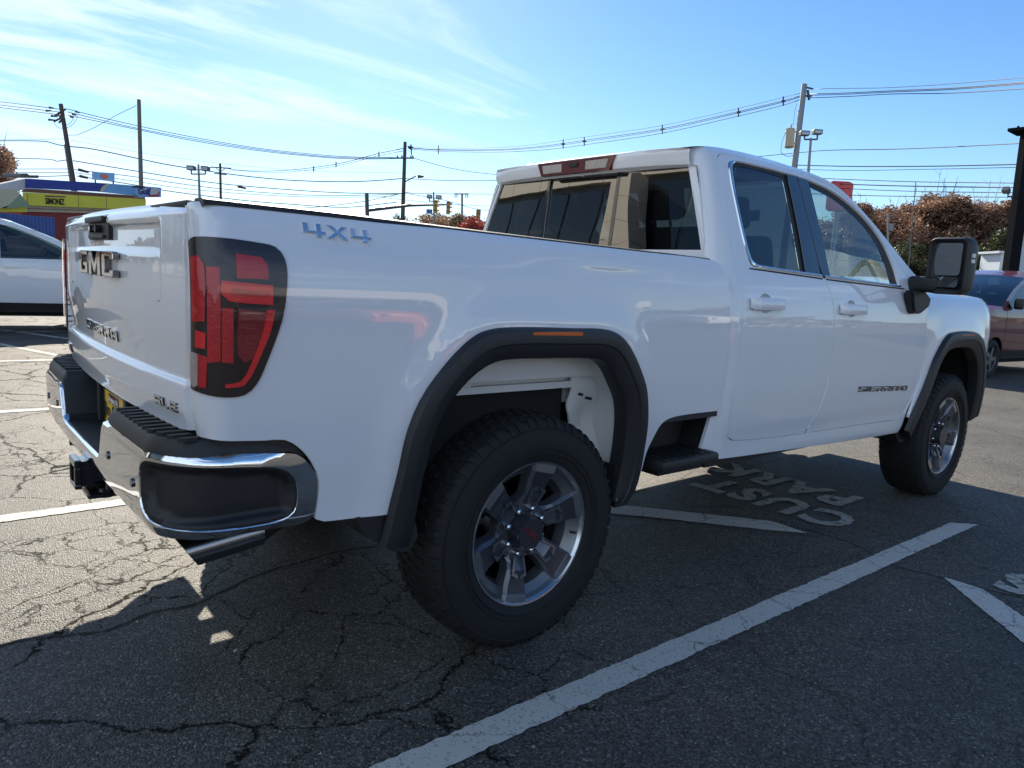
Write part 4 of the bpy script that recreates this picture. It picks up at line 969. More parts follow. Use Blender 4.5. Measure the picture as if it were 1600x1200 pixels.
def inset_surf(s, z):
    P = bump_surf(s, z); a = np.abs(np.asarray(s, float)); x, y, nx, ny = bump_plan(a)
    d = dist_poly(np.stack([a, z], 1), smooth_line(insetR, step=.03)); k = np.clip(d/.03, 0, 1); dep = .004+.030*k*k*(3-2*k)*np.clip((z-.64)/.02, .35, 1)
    return np.stack([P[:, 0]-nx*dep, P[:, 1]-ny*dep*np.sign(s), P[:, 2]], -1)
for q in (insetR, insetL): panel('corner_step', q, [], inset_surf, 'black_plastic', bumper, step=.018, thick=0, ref=(1, 0, .74), edge=.015)
for s in (-1, 1):
    for k, (a, zz_) in enumerate(((.47, .745), (.745, .730))):       # parking sensors
        x, y, nx, ny = bump_plan(np.array([a])); bm = bmesh.new(); tube(bm, (float(x[0])+.005, s*a, zz_), (float(x[0])-.004, s*a, zz_), .013, seg=16); obj_bm('parking_sensor', bm, 'dark_chrome', bumper, smooth=40)
# step pads on top: black, ribbed, wrapping round the corner
def pad(sgn):
    V = []; F = []; ss = np.r_[np.linspace(.335, .425, 5), np.linspace(.46, sx_(-.865), 60)]
    inner_x = -1.118
    for s in ss:
        x, y, nx, ny = [float(q[0]) for q in bump_plan(np.array([s]))]
        top = .878 if s > .425 else .70+(.178)*max(0, (s-.335)/.09)**.5
        if s > sx_(-.97): top = .878-.050*((s-sx_(-.97))/.105)**1.3
        ix = inner_x if s < SE-.02 else x; iy = y if s < ARC0 else -min(.905, 1)
        if s >= ARC0: ix = max(inner_x, x); iy = -.90
        ox, oy = x+nx*-.012, y+ny*-.012
        ed = min(top-.012, .838); row = [(ox, oy, ed-.010), (ox-nx*.003, oy-ny*.003, ed+.4*(top-ed)), (ox-nx*.018, oy-ny*.018, top), (ix, iy, top), (ix+.004, iy, top-.02), (ix+.005, iy, .60)]
        V += [(a, sgn*-b if sgn > 0 else b, c) for a, b, c in row]
    n = 6
    for i in range(len(ss)-1):
        for k in range(n-1): F.append((i*n+k, (i+1)*n+k, (i+1)*n+k+1, i*n+k+1))
    o = mk('step_pad', V, F, 'black_plastic', bumper); bm = bmesh.new(); bm.from_mesh(o.data); bmesh.ops.recalc_face_normals(bm, faces=bm.faces); bm.to_mesh(o.data); bm.free()
    if sum(p.normal.z*p.area for p in o.data.polygons) < 0: o.data.flip_normals()
    auto_smooth(o, 40)
    bm = bmesh.new()                                                # anti-slip ribs
    for k in range(11):
        y0 = .47+k*.047; x0 = -1.236+.004*k*.2+(.012*max(0, k-7)); x1 = -1.135
        pts = [(x0, y0-.010), (x1-.01, y0-.011), (x1, y0-.004), (x1-.01, y0+.004), (x0+.012, y0+.005), (x0, y0-.002)]
        prism(bm, pts, lambda u, v, h: (u, sgn*v, h), .876, .8865)
    obj_bm('rib', bm, 'black_plastic', bumper)
    bm = bmesh.new(); bx(bm, (-1.245, min(sgn*.325, sgn*.345), .60), (-1.10, max(sgn*.325, sgn*.345), .72)); bx(bm, (-1.10, min(sgn*.34, sgn*.92), .60), (-1.085, max(sgn*.34, sgn*.92), .865))
    obj_bm('pad_wall', bm, 'black_plastic', bumper)
pad(-1); pad(1)
# centre notch: floor, back wall, lip, licence plate and its frame
bm = bmesh.new(); bx(bm, (-1.252, -.345, .680), (-1.09, .345, .703)); bx(bm, (-1.138, -.34, .60), (-1.085, .34, .885)); bx(bm, (-1.135, -.46, .868), (-1.085, .46, .880))
obj_bm('notch_floor', bm, 'black_plastic', bumper)
for s in (-1, 1):
    bm = bmesh.new(); bx(bm, (-1.165, min(s*.20, s*.235), .715), (-1.10, max(s*.20, s*.235), .868), bevel=.004); obj_bm('plate_lamp_housing', bm, 'black_plastic', bumper)
box('tailgate_gap_cover', (-1.128, -.87, .868), (-1.05, .87, .884), 'rubber', truck)
pl = box('licence_plate', (-1.1520, -.155, .722), (-1.1470, .155, .872), 'plate_yellow', bumper)
bm = bmesh.new()
bx(bm, (-1.1560, -.160, .848), (-1.1440, .160, .877), bevel=.002); bx(bm, (-1.1560, -.160, .717), (-1.1440, .160, .727), bevel=.002); bx(bm, (-1.1560, -.160, .727), (-1.1440, -.152, .848)); bx(bm, (-1.1560, .152, .727), (-1.1440, .160, .848))
obj_bm('plate_frame', bm, 'dark_chrome', pl)
box('red_label', (-1.1535, -.075, .806), (-1.1525, .085, .842), 'badge_red', pl)
text_obj('lettering', 'Augusta, NJ', .030, 'sign_white', frame((-1.1540, .082, .812), (0, -1, 0), (0, 0, 1)), pl, extrude=.0003, offset=.0006)
text_obj('lettering', 'Jim Curley', .070, 'ink_black', frame((-1.1528, .150, .752), (0, -1, 0), (0, 0, 1)), pl, extrude=.0004, offset=.0012)
text_obj('lettering', 'Buick GMC', .022, 'sign_white', frame((-1.1566, .150, .855), (0, -1, 0), (0, 0, 1)), pl, extrude=.0003, offset=.0004, sx=2.0)
# hitch
bm = bmesh.new()
for lo, hi in (((-1.285, -.045, .615), (-.95, .045, .625)), ((-1.285, -.045, .535), (-.95, .045, .545)), ((-1.285, -.045, .545), (-.95, -.035, .615)), ((-1.285, .035, .545), (-.95, .045, .615))): bx(bm, lo, hi)
for lo, hi in (((-1.290, -.055, .605), (-1.268, .055, .632)), ((-1.290, -.055, .528), (-1.268, .055, .545)), ((-1.290, -.055, .545), (-1.268, -.040, .605)), ((-1.290, .040, .545), (-1.268, .055, .605))): bx(bm, lo, hi, bevel=.004)
bx(bm, (-1.26, -.10, .500), (-1.0, .10, .522), bevel=.008); tube(bm, (-1.20, -.075, .50), (-1.20, -.075, .535), .025, seg=12)
bx(bm, (-1.15, -.50, .53), (-1.05, .50, .62), bevel=.01)
obj_bm('tow_hitch', bm, 'black_gloss', truck)
# exhaust tip
bm = bmesh.new(); R0 = .053
a = Vector((-1.115, -.715, .498)); d_ = Vector((-.93, .02, -.10)).normalized()
u_ = Vector((0, 1, 0)); v_ = d_.cross(u_).normalized(); rings = []
for L0, r in ((.22, R0*.9), (.10, R0), (0, R0*1.03), (0, R0*.93), (.12, R0*.88)):
    ring = []
    for i in range(28):
        t = 2*PI*i/28; off = u_*math.cos(t)*r+v_*math.sin(t)*r; c = a-d_*L0; p = c+off
        if L0 < .05: p += d_*(-.028*math.sin(t)*(-1 if v_.z > 0 else 1))
        ring.append(bm.verts.new(p))
    rings.append(ring)
for A, B in zip(rings[:-1], rings[1:]):
    for i in range(28): bm.faces.new((A[i], A[(i+1) % 28], B[(i+1) % 28], B[i]))
obj_bm('exhaust_tip', bm, 'exhaust_steel', truck, smooth=40)

# ---- underneath: frame rails, axles, springs, tank, spare
bm = bmesh.new()
for s in (-1, 1):
    bx(bm, (-1.05, min(s*.42, s*.50), .56), (4.5, max(s*.42, s*.50), .72)); bx(bm, (-.75, min(s*.52, s*.60), .50), (.75, max(s*.52, s*.60), .535))
    tube(bm, (.25, s*.66, .40), (.45, s*.58, .95), .03, seg=10)
for x in (-.9, -.2, .6, 1.5, 2.4, 3.4): bx(bm, (x-.05, -.45, .60), (x+.05, .45, .68))
obj_bm('chassis_frame', bm, 'undercarriage', truck)
bm = bmesh.new(); tube(bm, (0, -.74, .425), (0, .74, .425), .055, seg=16); lathe(bm, [(.0, -.14), (.12, -.12), (.17, 0), (.12, .12), (0, .14)], 20, axis='x', center=(0, 0, .425)); tube(bm, (.1, 0, .44), (2.0, 0, .60), .045, seg=12); obj_bm('rear_axle', bm, 'undercarriage', truck, smooth=40)
bm = bmesh.new(); tube(bm, (WB, -.72, .425), (WB, .72, .425), .05, seg=16); lathe(bm, [(.0, -.12), (.12, -.1), (.15, 0), (.12, .1), (0, .12)], 16, axis='x', center=(WB, .25, .425)); obj_bm('front_axle', bm, 'undercarriage', truck, smooth=40)
box('fuel_tank', (1.35, .10, .46), (2.4, .60, .70), 'undercarriage', truck, bevel=.04)
bm = bmesh.new(); lathe(bm, [(.0, .60), (.34, .60), (.38, .64), (.38, .78), (.34, .82), (0, .82)], 30, axis='z', center=(-.72, 0, 0)); obj_bm('spare_tyre', bm, 'tyre_rubber', truck, smooth=40)
path_tube('exhaust_pipe', [(2.2, -.35, .52), (1.0, -.36, .52), (.45, -.45, .60), (.1, -.52, .72), (-.20, -.55, .76), (-.50, -.62, .70), (-.72, -.68, .60), (-.90, -.715, .522)], .042, 'undercarriage', truck, seg=12)
box('muffler', (1.2, -.50, .44), (1.95, -.18, .60), 'undercarriage', truck, bevel=.05)
box('cab_floor', (1.12, -.90, .575), (3.25, .90, .62), 'undercarriage', truck)
for s in (-1, 1): box('sill_underside', (1.12, min(s*.90, s*.925), .515), (3.12, max(s*.90, s*.925), .58), 'undercarriage', truck)

# ---- interior
def seat(x, y, w=.50):
    bm = bmesh.new(); bx(bm, (x-.25, y-w/2, .95), (x+.28, y+w/2, 1.10), bevel=.04)
    M = Matrix.Translation((x-.24, y, 1.08)) @ Matrix.Rotation(R_(-16), 4, 'Y'); bx(bm, (-.07, -w/2, 0), (.07, w/2, .58), M, bevel=.045)
    bx(bm, (-.04, -.13, .62), (.05, .13, .80), M, bevel=.035); tube(bm, tuple(M @ Vector((0, -.05, .55))), tuple(M @ Vector((0, -.05, .66))), .008, seg=6); tube(bm, tuple(M @ Vector((0, .05, .55))), tuple(M @ Vector((0, .05, .66))), .008, seg=6)
    return obj_bm('seat', bm, 'seat_leather', truck, smooth=40)
for y in (-.40, .40): seat(2.30, y); seat(1.72, y, .60)
bm = bmesh.new(); bx(bm, (2.88, -.80, 1.15), (3.28, .80, 1.40), bevel=.05); bx(bm, (2.0, -.12, .9), (2.9, .12, 1.15), bevel=.03); obj_bm('dashboard', bm, 'seat_leather', truck, smooth=40)
bm = bmesh.new(); M = Matrix.Translation((2.80, .40, 1.36)) @ Matrix.Rotation(R_(65), 4, 'Y'); n1, n2 = 40, 8; rings = []
for i in range(n1):
    t = 2*PI*i/n1; rings.append([bm.verts.new(M @ Vector(((.185+.017*math.cos(2*PI*j/n2))*math.cos(t), (.185+.017*math.cos(2*PI*j/n2))*math.sin(t), .017*math.sin(2*PI*j/n2)))) for j in range(n2)])
for i in range(n1):
    for j in range(n2): bm.faces.new((rings[i][j], rings[(i+1) % n1][j], rings[(i+1) % n1][(j+1) % n2], rings[i][(j+1) % n2]))
bx(bm, (-.07, -.07, -.03), (.07, .07, .02), M, bevel=.02)
bx(bm, (-.02, -.18, -.01), (.02, .18, .01), M); obj_bm('steering_wheel', bm, 'seat_leather', truck, smooth=50)
box('rear_view_mirror', (2.62, -.12, 1.80), (2.64, .12, 1.87), 'black_plastic', truck, bevel=.008)

# ---- door badge
def on_cab(q): return tuple(cab_surf(np.array([q[0]]), np.array([q[2]]))[0])
word(truck, 'SIERRA', (2.432, -1, .812), (1, 0, -.045), (0, 0, 1), .086, .030, .014, .006, 'dark_chrome', on_cab)
word(truck, 'HD', (2.95, -1, .790), (1, 0, -.045), (0, 0, 1), .062, .030, .014, .006, 'dark_chrome', on_cab)
# ================================================================== GROUND
def asphalt_mat():
    m = new_mat('asphalt'); nt = m.node_tree; N = nt.nodes.new; L = nt.links.new; b = nt.nodes['Principled BSDF']
    t = N('ShaderNodeTexCoord'); P = t.outputs['Object']
    def noise(s, d=6, r=.6, v=P, dist=0):
        n = N('ShaderNodeTexNoise'); n.inputs['Scale'].default_value = s; n.inputs['Detail'].default_value = d; n.inputs['Roughness'].default_value = r; n.inputs['Distortion'].default_value = dist; L(v, n.inputs['Vector']); return n
    def M(op, a, b_=None, cl=False):
        n = N('ShaderNodeMath'); n.operation = op; n.use_clamp = cl
        for i, v in enumerate((a, b_)):
            if v is None: continue
            if isinstance(v, (int, float)): n.inputs[i].default_value = v
            else: L(v, n.inputs[i])
        return n.outputs[0]
    def mr(v, a, b_, c=0., d=1., st=False):
        n = N('ShaderNodeMapRange'); n.interpolation_type = 'SMOOTHSTEP' if st else 'LINEAR'
        for i, q in enumerate((a, b_, c, d)): n.inputs[i+1].default_value = q
        L(v, n.inputs[0]); return n.outputs[0]
    def mix(f, a, b_, mode='MIX'):
        n = N('ShaderNodeMix'); n.data_type = 'RGBA'; n.blend_type = mode
        for k, v in ((0, f), (6, a), (7, b_)):
            if isinstance(v, (int, float)): n.inputs[k].default_value = v
            elif isinstance(v, tuple): n.inputs[k].default_value = (*v, 1)
            else: L(v, n.inputs[k])
        return n.outputs[2]
    # aggregate: two sizes of stones
    def vor(s, feat='F1'):
        v = N('ShaderNodeTexVoronoi'); v.feature = feat; v.inputs['Scale'].default_value = s; L(P, v.inputs['Vector']); return v
    v1 = vor(150); v2 = vor(75); v3 = vor(330)
    sep = N('ShaderNodeSeparateColor'); L(v1.outputs['Color'], sep.inputs[0]); sp2 = N('ShaderNodeSeparateColor'); L(v2.outputs['Color'], sp2.inputs[0]); sp3 = N('ShaderNodeSeparateColor'); L(v3.outputs['Color'], sp3.inputs[0])
    r = N('ShaderNodeValToRGB'); L(sep.outputs[0], r.inputs[0]); e = r.color_ramp.elements
    e[0].position = 0; e[0].color = (.030, .028, .026, 1); e[1].position = 1; e[1].color = (.50, .46, .38, 1)
    for p, c in ((.35, (.085, .080, .070)), (.62, (.15, .14, .12)), (.82, (.21, .19, .155)), (.93, (.17, .175, .18))):
        q = e.new(p); q.color = (*c, 1)
    big = M('GREATER_THAN', sp2.outputs[0], .84); stone = mix(mr(sp2.outputs[1], 0, 1), (.12, .115, .11), (.34, .31, .27)); near_c = M('LESS_THAN', v2.outputs['Distance'], .42)
    c = mix(M('MULTIPLY', big, near_c), r.outputs[0], stone)
    tiny = mix(sp3.outputs[0], (.55, .55, .55), (1.5, 1.48, 1.42)); c = mix(.65, c, mix(1.0, c, tiny, 'MULTIPLY'))
    # worn, stained and patched tone
    n1 = noise(.35, 5, .6); n2 = noise(2.3, 7, .65); n3 = noise(14, 5, .6)
    tone = M('ADD', M('MULTIPLY', n1.outputs[0], .9), M('MULTIPLY', n2.outputs[0], .6)); tone = mr(tone, .55, .95, .28, .70)
    c = mix(1.0, c, mix(tone, (0, 0, 0), (1, 1, 1)), 'MULTIPLY') if False else c
    hsv = N('ShaderNodeHueSaturation'); L(c, hsv.inputs['Color']); L(tone, hsv.inputs['Value']); c = hsv.outputs[0]
    c = mix(mr(n2.outputs[0], .50, .72, 0, .38, True), c, (.070, .054, .046)); c = mix(mr(n3.outputs[0], .55, .8, 0, .35, True), c, (.05, .045, .04))
    # cracks: distorted cell borders at two scales, the fine net only in tired patches
    nd = noise(1.6, 8, .72); vm = N('ShaderNodeVectorMath'); vm.operation = 'MULTIPLY_ADD'; L(nd.outputs['Color'], vm.inputs[0]); vm.inputs[1].default_value = (.42, .42, 0); L(P, vm.inputs[2])
    def crack(s, w):
        v = N('ShaderNodeTexVoronoi'); v.feature = 'DISTANCE_TO_EDGE'; v.inputs['Scale'].default_value = s; L(vm.outputs[0], v.inputs['Vector'])
        wn_ = mr(noise(5.0, 4, .7).outputs[0], .35, .7, .15, 1.6); return mr(M('DIVIDE', v.outputs['Distance'], wn_), 0, w*s, 1, 0, True)
    ck1 = M('MULTIPLY', crack(.62, .0125), mr(noise(.8, 3).outputs[0], .34, .44, 0, 1, True)); ck2 = M('MULTIPLY', crack(2.1, .0065), mr(noise(.55, 4).outputs[0], .42, .52, 0, 1, True)); ck3 = M('MULTIPLY', crack(6.0, .0055), mr(noise(.9, 4, .6).outputs[0], .50, .60, 0, .85, True))
    ck = M('MAXIMUM', M('MAXIMUM', ck1, ck2), ck3)
    sx = N('ShaderNodeSeparateXYZ'); L(P, sx.inputs[0]); keep = mr(M('ADD', sx.outputs[0], M('MULTIPLY', sx.outputs[1], -.45)), .1, 1.3, 1.0, .30, True); ck = M('MULTIPLY', ck, keep)
    c = mix(M('MULTIPLY', ck, .97), c, (.010, .009, .008))
    L(c, b.inputs['Base Color']); L(mr(ck, 0, 1, .64, .95), b.inputs['Roughness']); L(mr(ck, 0, 1, .45, .05), b.inputs['Specular IOR Level'])
    h = M('ADD', M('MULTIPLY', sep.outputs[0], .35), M('MULTIPLY', M('SUBTRACT', 1.0, v1.outputs['Distance']), .6)); h = M('ADD', h, M('MULTIPLY', M('MULTIPLY', big, near_c), .5)); h = M('SUBTRACT', h, M('MULTIPLY', ck, 2.5)); h = M('ADD', h, M('MULTIPLY', n3.outputs[0], .8))
    bp = N('ShaderNodeBump'); bp.inputs['Strength'].default_value = 1.0; bp.inputs['Distance'].default_value = .0065; L(h, bp.inputs['Height']); L(bp.outputs[0], b.inputs['Normal'])
    MATS['asphalt'] = m
    # worn marking paint on the same stone relief and the same cracks
    m2 = new_mat('marking_paint'); n2t = m2.node_tree
    return m
asphalt_mat()
def paint_mat(name, base, wear):
    m = new_mat(name); nt = m.node_tree; N = nt.nodes.new; L = nt.links.new; b = nt.nodes['Principled BSDF']; t = N('ShaderNodeTexCoord'); P = t.outputs['Object']
    n = N('ShaderNodeTexNoise'); n.inputs['Scale'].default_value = 26; n.inputs['Detail'].default_value = 9; n.inputs['Roughness'].default_value = .75; L(P, n.inputs['Vector'])
    nl = N('ShaderNodeTexNoise'); nl.inputs['Scale'].default_value = 2.2; nl.inputs['Detail'].default_value = 3; L(P, nl.inputs['Vector'])
    s = N('ShaderNodeMath'); s.operation = 'MULTIPLY_ADD'; L(nl.outputs[0], s.inputs[0]); s.inputs[1].default_value = .35; L(n.outputs[0], s.inputs[2])
    r = N('ShaderNodeMapRange'); r.interpolation_type = 'SMOOTHSTEP'; L(s.outputs[0], r.inputs[0]); r.inputs[1].default_value = wear; r.inputs[2].default_value = wear+.09
    v = N('ShaderNodeTexVoronoi'); v.inputs['Scale'].default_value = 170; L(P, v.inputs['Vector']); sc = N('ShaderNodeSeparateColor'); L(v.outputs['Color'], sc.inputs[0])
    gt = N('ShaderNodeMath'); gt.operation = 'GREATER_THAN'; L(sc.outputs[0], gt.inputs[0]); gt.inputs[1].default_value = .90; mm = N('ShaderNodeMath'); mm.operation = 'MULTIPLY'; L(gt.outputs[0], mm.inputs[0]); mm.inputs[1].default_value = .5
    mx_ = N('ShaderNodeMath'); mx_.operation = 'MAXIMUM'; L(r.outputs[0], mx_.inputs[0]); L(mm.outputs[0], mx_.inputs[1])
    # hairline cracks through the paint
    nd = N('ShaderNodeTexNoise'); nd.inputs['Scale'].default_value = 1.6; nd.inputs['Detail'].default_value = 8; nd.inputs['Roughness'].default_value = .72; L(P, nd.inputs['Vector'])
    vm = N('ShaderNodeVectorMath'); vm.operation = 'MULTIPLY_ADD'; L(nd.outputs['Color'], vm.inputs[0]); vm.inputs[1].default_value = (.42, .42, 0); L(P, vm.inputs[2])
    ve = N('ShaderNodeTexVoronoi'); ve.feature = 'DISTANCE_TO_EDGE'; ve.inputs['Scale'].default_value = 2.1; L(vm.outputs[0], ve.inputs['Vector']); vr = N('ShaderNodeMapRange'); L(ve.outputs['Distance'], vr.inputs[0]); vr.inputs[1].default_value = 0; vr.inputs[2].default_value = .010; vr.inputs[3].default_value = 1; vr.inputs[4].default_value = 0
    m3 = N('ShaderNodeMath'); m3.operation = 'MAXIMUM'; L(mx_.outputs[0], m3.inputs[0]); L(vr.outputs[0], m3.inputs[1])
    mx = N('ShaderNodeMix'); mx.data_type = 'RGBA'; L(m3.outputs[0], mx.inputs[0]); mx.inputs[6].default_value = (*base, 1); mx.inputs[7].default_value = (.09, .085, .075, 1); L(mx.outputs[2], b.inputs['Base Color'])
    b.inputs['Roughness'].default_value = .7; bp = N('ShaderNodeBump'); bp.inputs['Strength'].default_value = .6; bp.inputs['Distance'].default_value = .004; L(sc.outputs[0], bp.inputs['Height']); L(bp.outputs[0], b.inputs['Normal'])
    MATS[name] = m
paint_mat('line_paint', (.52, .51, .47), .78); paint_mat('old_paint', (.40, .385, .35), .70)
# ground sheet: finer near the truck so that it dips and rolls a little, flat around the truck
g = mk('ground', [(-400, -400, 0), (900, -400, 0), (900, 900, 0), (-400, 900, 0)], [(0, 1, 2, 3)], 'asphalt'); setp(g, kind='structure')

def strip(name, pts, z=.004, mat='line_paint', jag=.004, step=.02):
    """flat painted marking from an outline on the ground, with slightly ragged edges"""
    L = []; P = [np.array(p[:2], float) for p in pts]
    for i in range(len(P)):
        a, b = P[i], P[(i+1) % len(P)]; d = np.linalg.norm(b-a); k = max(1, int(d/step)); nrm = np.array([-(b-a)[1], (b-a)[0]])/(d+1e-9)
        for j in range(k): L.append(a+(b-a)*j/k+nrm*(random.uniform(-jag, jag) if j else 0))
    o = mk(name, [(x, y, z) for x, y in L], [tuple(range(len(L)))], mat)
    if sum(p.normal.z for p in o.data.polygons) < 0: o.data.flip_normals()
    bm = bmesh.new(); bm.from_mesh(o.data); bmesh.ops.triangulate(bm, faces=bm.faces); bm.to_mesh(o.data); bm.free()
    setp(o, kind='structure'); return o
strip('parking_line', [(-3.2, -1.375), (3.30, -1.425), (3.18, -1.315), (-3.2, -1.255)])
for y0, x0, x1 in ((1.42, -1.9, 3.2), (4.36, -2.6, 3.2), (7.69, -3.0, 3.2)): strip('parking_line', [(x0, y0-.055), (x1, y0-.055), (x1, y0+.055), (x0, y0+.055)], mat='line_paint')
G2 = lambda px, py: ground(px, py)[:2]
strip('parking_line', [G2(948, 789), G2(1000, 793), G2(1205, 815), G2(1262, 834), G2(1200, 829), G2(1000, 807), G2(948, 803)])
strip('parking_line', [(2.17, -1.655), (1.95, -1.60), (.9, -2.6), (.98, -2.72), (2.05, -1.83)] if False else [G2(1474, 903), G2(1535, 921), G2(1600, 965), G2(1700, 1030), G2(1640, 1045), G2(1600, 1006), G2(1530, 950)])
# lot lines beyond, past the white car's shadow
for a, b in (((0, 518), (118, 518)), ((30, 519), (118, 531)), ((0, 538), (118, 561)), ((0, 492), (118, 490))):
    p = G2(*a); q = G2(*b); d = (q-p)/np.linalg.norm(q-p); nr = np.array([-d[1], d[0]])*.055; p = p-d*.8; q = q+d*2.0
    strip('parking_line', [p+nr, q+nr, q-nr, p-nr], mat='old_paint')
from mathutils.noise import noise as _n3
def crack_line(pts, w):
    """an open joint: a dark, ragged, slightly sunken tar strip"""
    P = [np.array(p, float) for p in pts]; L = smooth_line(P, closed=False, step=.02, sharp=170); up = []; dn = []
    ph = random.random()*9
    for i, q in enumerate(L):
        d = L[min(i+1, len(L)-1)]-L[max(i-1, 0)]; nr = np.array([-d[1], d[0]])/(np.linalg.norm(d)+1e-9); off = .035*_n3(Vector((q[0]*3.1, q[1]*3.1, ph)))+.014*_n3(Vector((q[0]*13, q[1]*13, ph)))+.006*_n3(Vector((q[0]*45, q[1]*45, ph))); ww = w*random.uniform(.35, 1.15)
        up.append(q+nr*(off+ww)); dn.append(q+nr*(off-ww))
    V = [(x, y, .0025) for x, y in up]+[(x, y, .0025) for x, y in dn]; n = len(up)
    o = mk('tar_crack', V, [(i, i+1, n+i+1, n+i) for i in range(n-1)], 'crack_tar'); 
    if sum(p.normal.z for p in o.data.polygons) < 0: o.data.flip_normals()
    setp(o, kind='structure')
pbr('crack_tar', (.016, .014, .012), .9, noise=.5, nscale=60, bump=.6, bscale=90)
crack_line([(-2.3, -.08), ground(0, 1010)[:2], ground(60, 998)[:2], ground(170, 984)[:2], ground(235, 958)[:2], ground(300, 945)[:2], ground(370, 917)[:2], ground(420, 895)[:2], ground(500, 868)[:2], ground(600, 850)[:2], (.9, .2), (2.0, .1)], .009)
crack_line([ground(1235, 822)[:2], ground(1300, 840)[:2], ground(1345, 858)[:2], ground(1400, 885)[:2], ground(1470, 902)[:2], ground(1600, 935)[:2]], .006)
# stencilled words, painted to be read from the other side
def stencil(s, x, y, h, pitch_sx=1.0):
    M = frame((x, y, .0045), (0, 1, 0), (-1, 0, 0)); o = text_obj('stencil_lettering', s, h, 'old_paint', M, None, extrude=0.0, offset=.020, sx=pitch_sx, spacing=1.18)
    setp(o, kind='structure'); return o
stencil('CUST', 2.72, -.99, .47, .80); stencil('PARK', 3.20, -.78, .47, .80)
stencil('S', 2.56, -1.98, .42, .85)
# oil / tyre dark stains are in the asphalt; a few stones and a leaf or two lie about
bm = bmesh.new()
for k in range(170):
    x = random.uniform(-2.0, 4); y = random.uniform(-2.4, 4.5); s = random.uniform(.003, .008); c = Vector((x, y, s*.4))
    vs_ = [bm.verts.new(c+Vector((random.uniform(-1, 1)*s, random.uniform(-1, 1)*s, random.uniform(-.4, .8)*s))) for _ in range(6)]
    bmesh.ops.convex_hull(bm, input=vs_)
gr_ = obj_bm('gravel', bm, 'stone_chip' if 'stone_chip' in MATS else pbr('stone_chip', (.34, .31, .27), .8)); setp(gr_, 'loose stone chips scattered on the asphalt', kind='stuff')

# ================================================================== OTHER VEHICLES
def car_wheel(parent, x, y, r, side):
    w = empty('wheel', (x, y, r)); w.parent = parent
    bm = bmesh.new(); lathe(bm, [(r*.62, -.10), (r*.70, -.118), (r*.90, -.115), (r*.985, -.09), (r, 0), (r*.985, .09), (r*.9, .115), (r*.62, .10)], 40); t = obj_bm('tyre', bm, 'tyre_rubber', w, smooth=40)
    bm = bmesh.new(); lathe(bm, [(r*.64, -.10), (r*.66, -.108), (r*.60, -.095), (r*.58, .06), (0, .05)], 40); 
    for k in range(5):
        a = 2*PI*k/5; ca, sa = math.cos(a), math.sin(a)
        def fn(u, v, h): return (u*ca-v*sa, h, u*sa+v*ca)
        prism(bm, [(.04, -.045), (r*.60, -.03), (r*.62, .03), (.04, .045)], fn, -.092, -.06)
    tube(bm, (0, -.10, 0), (0, -.05, 0), .06, seg=12)
    rr = obj_bm('rim', bm, 'wheel_barrel', w, smooth=35)
    if side > 0: w.rotation_euler = (0, 0, PI)
    return w
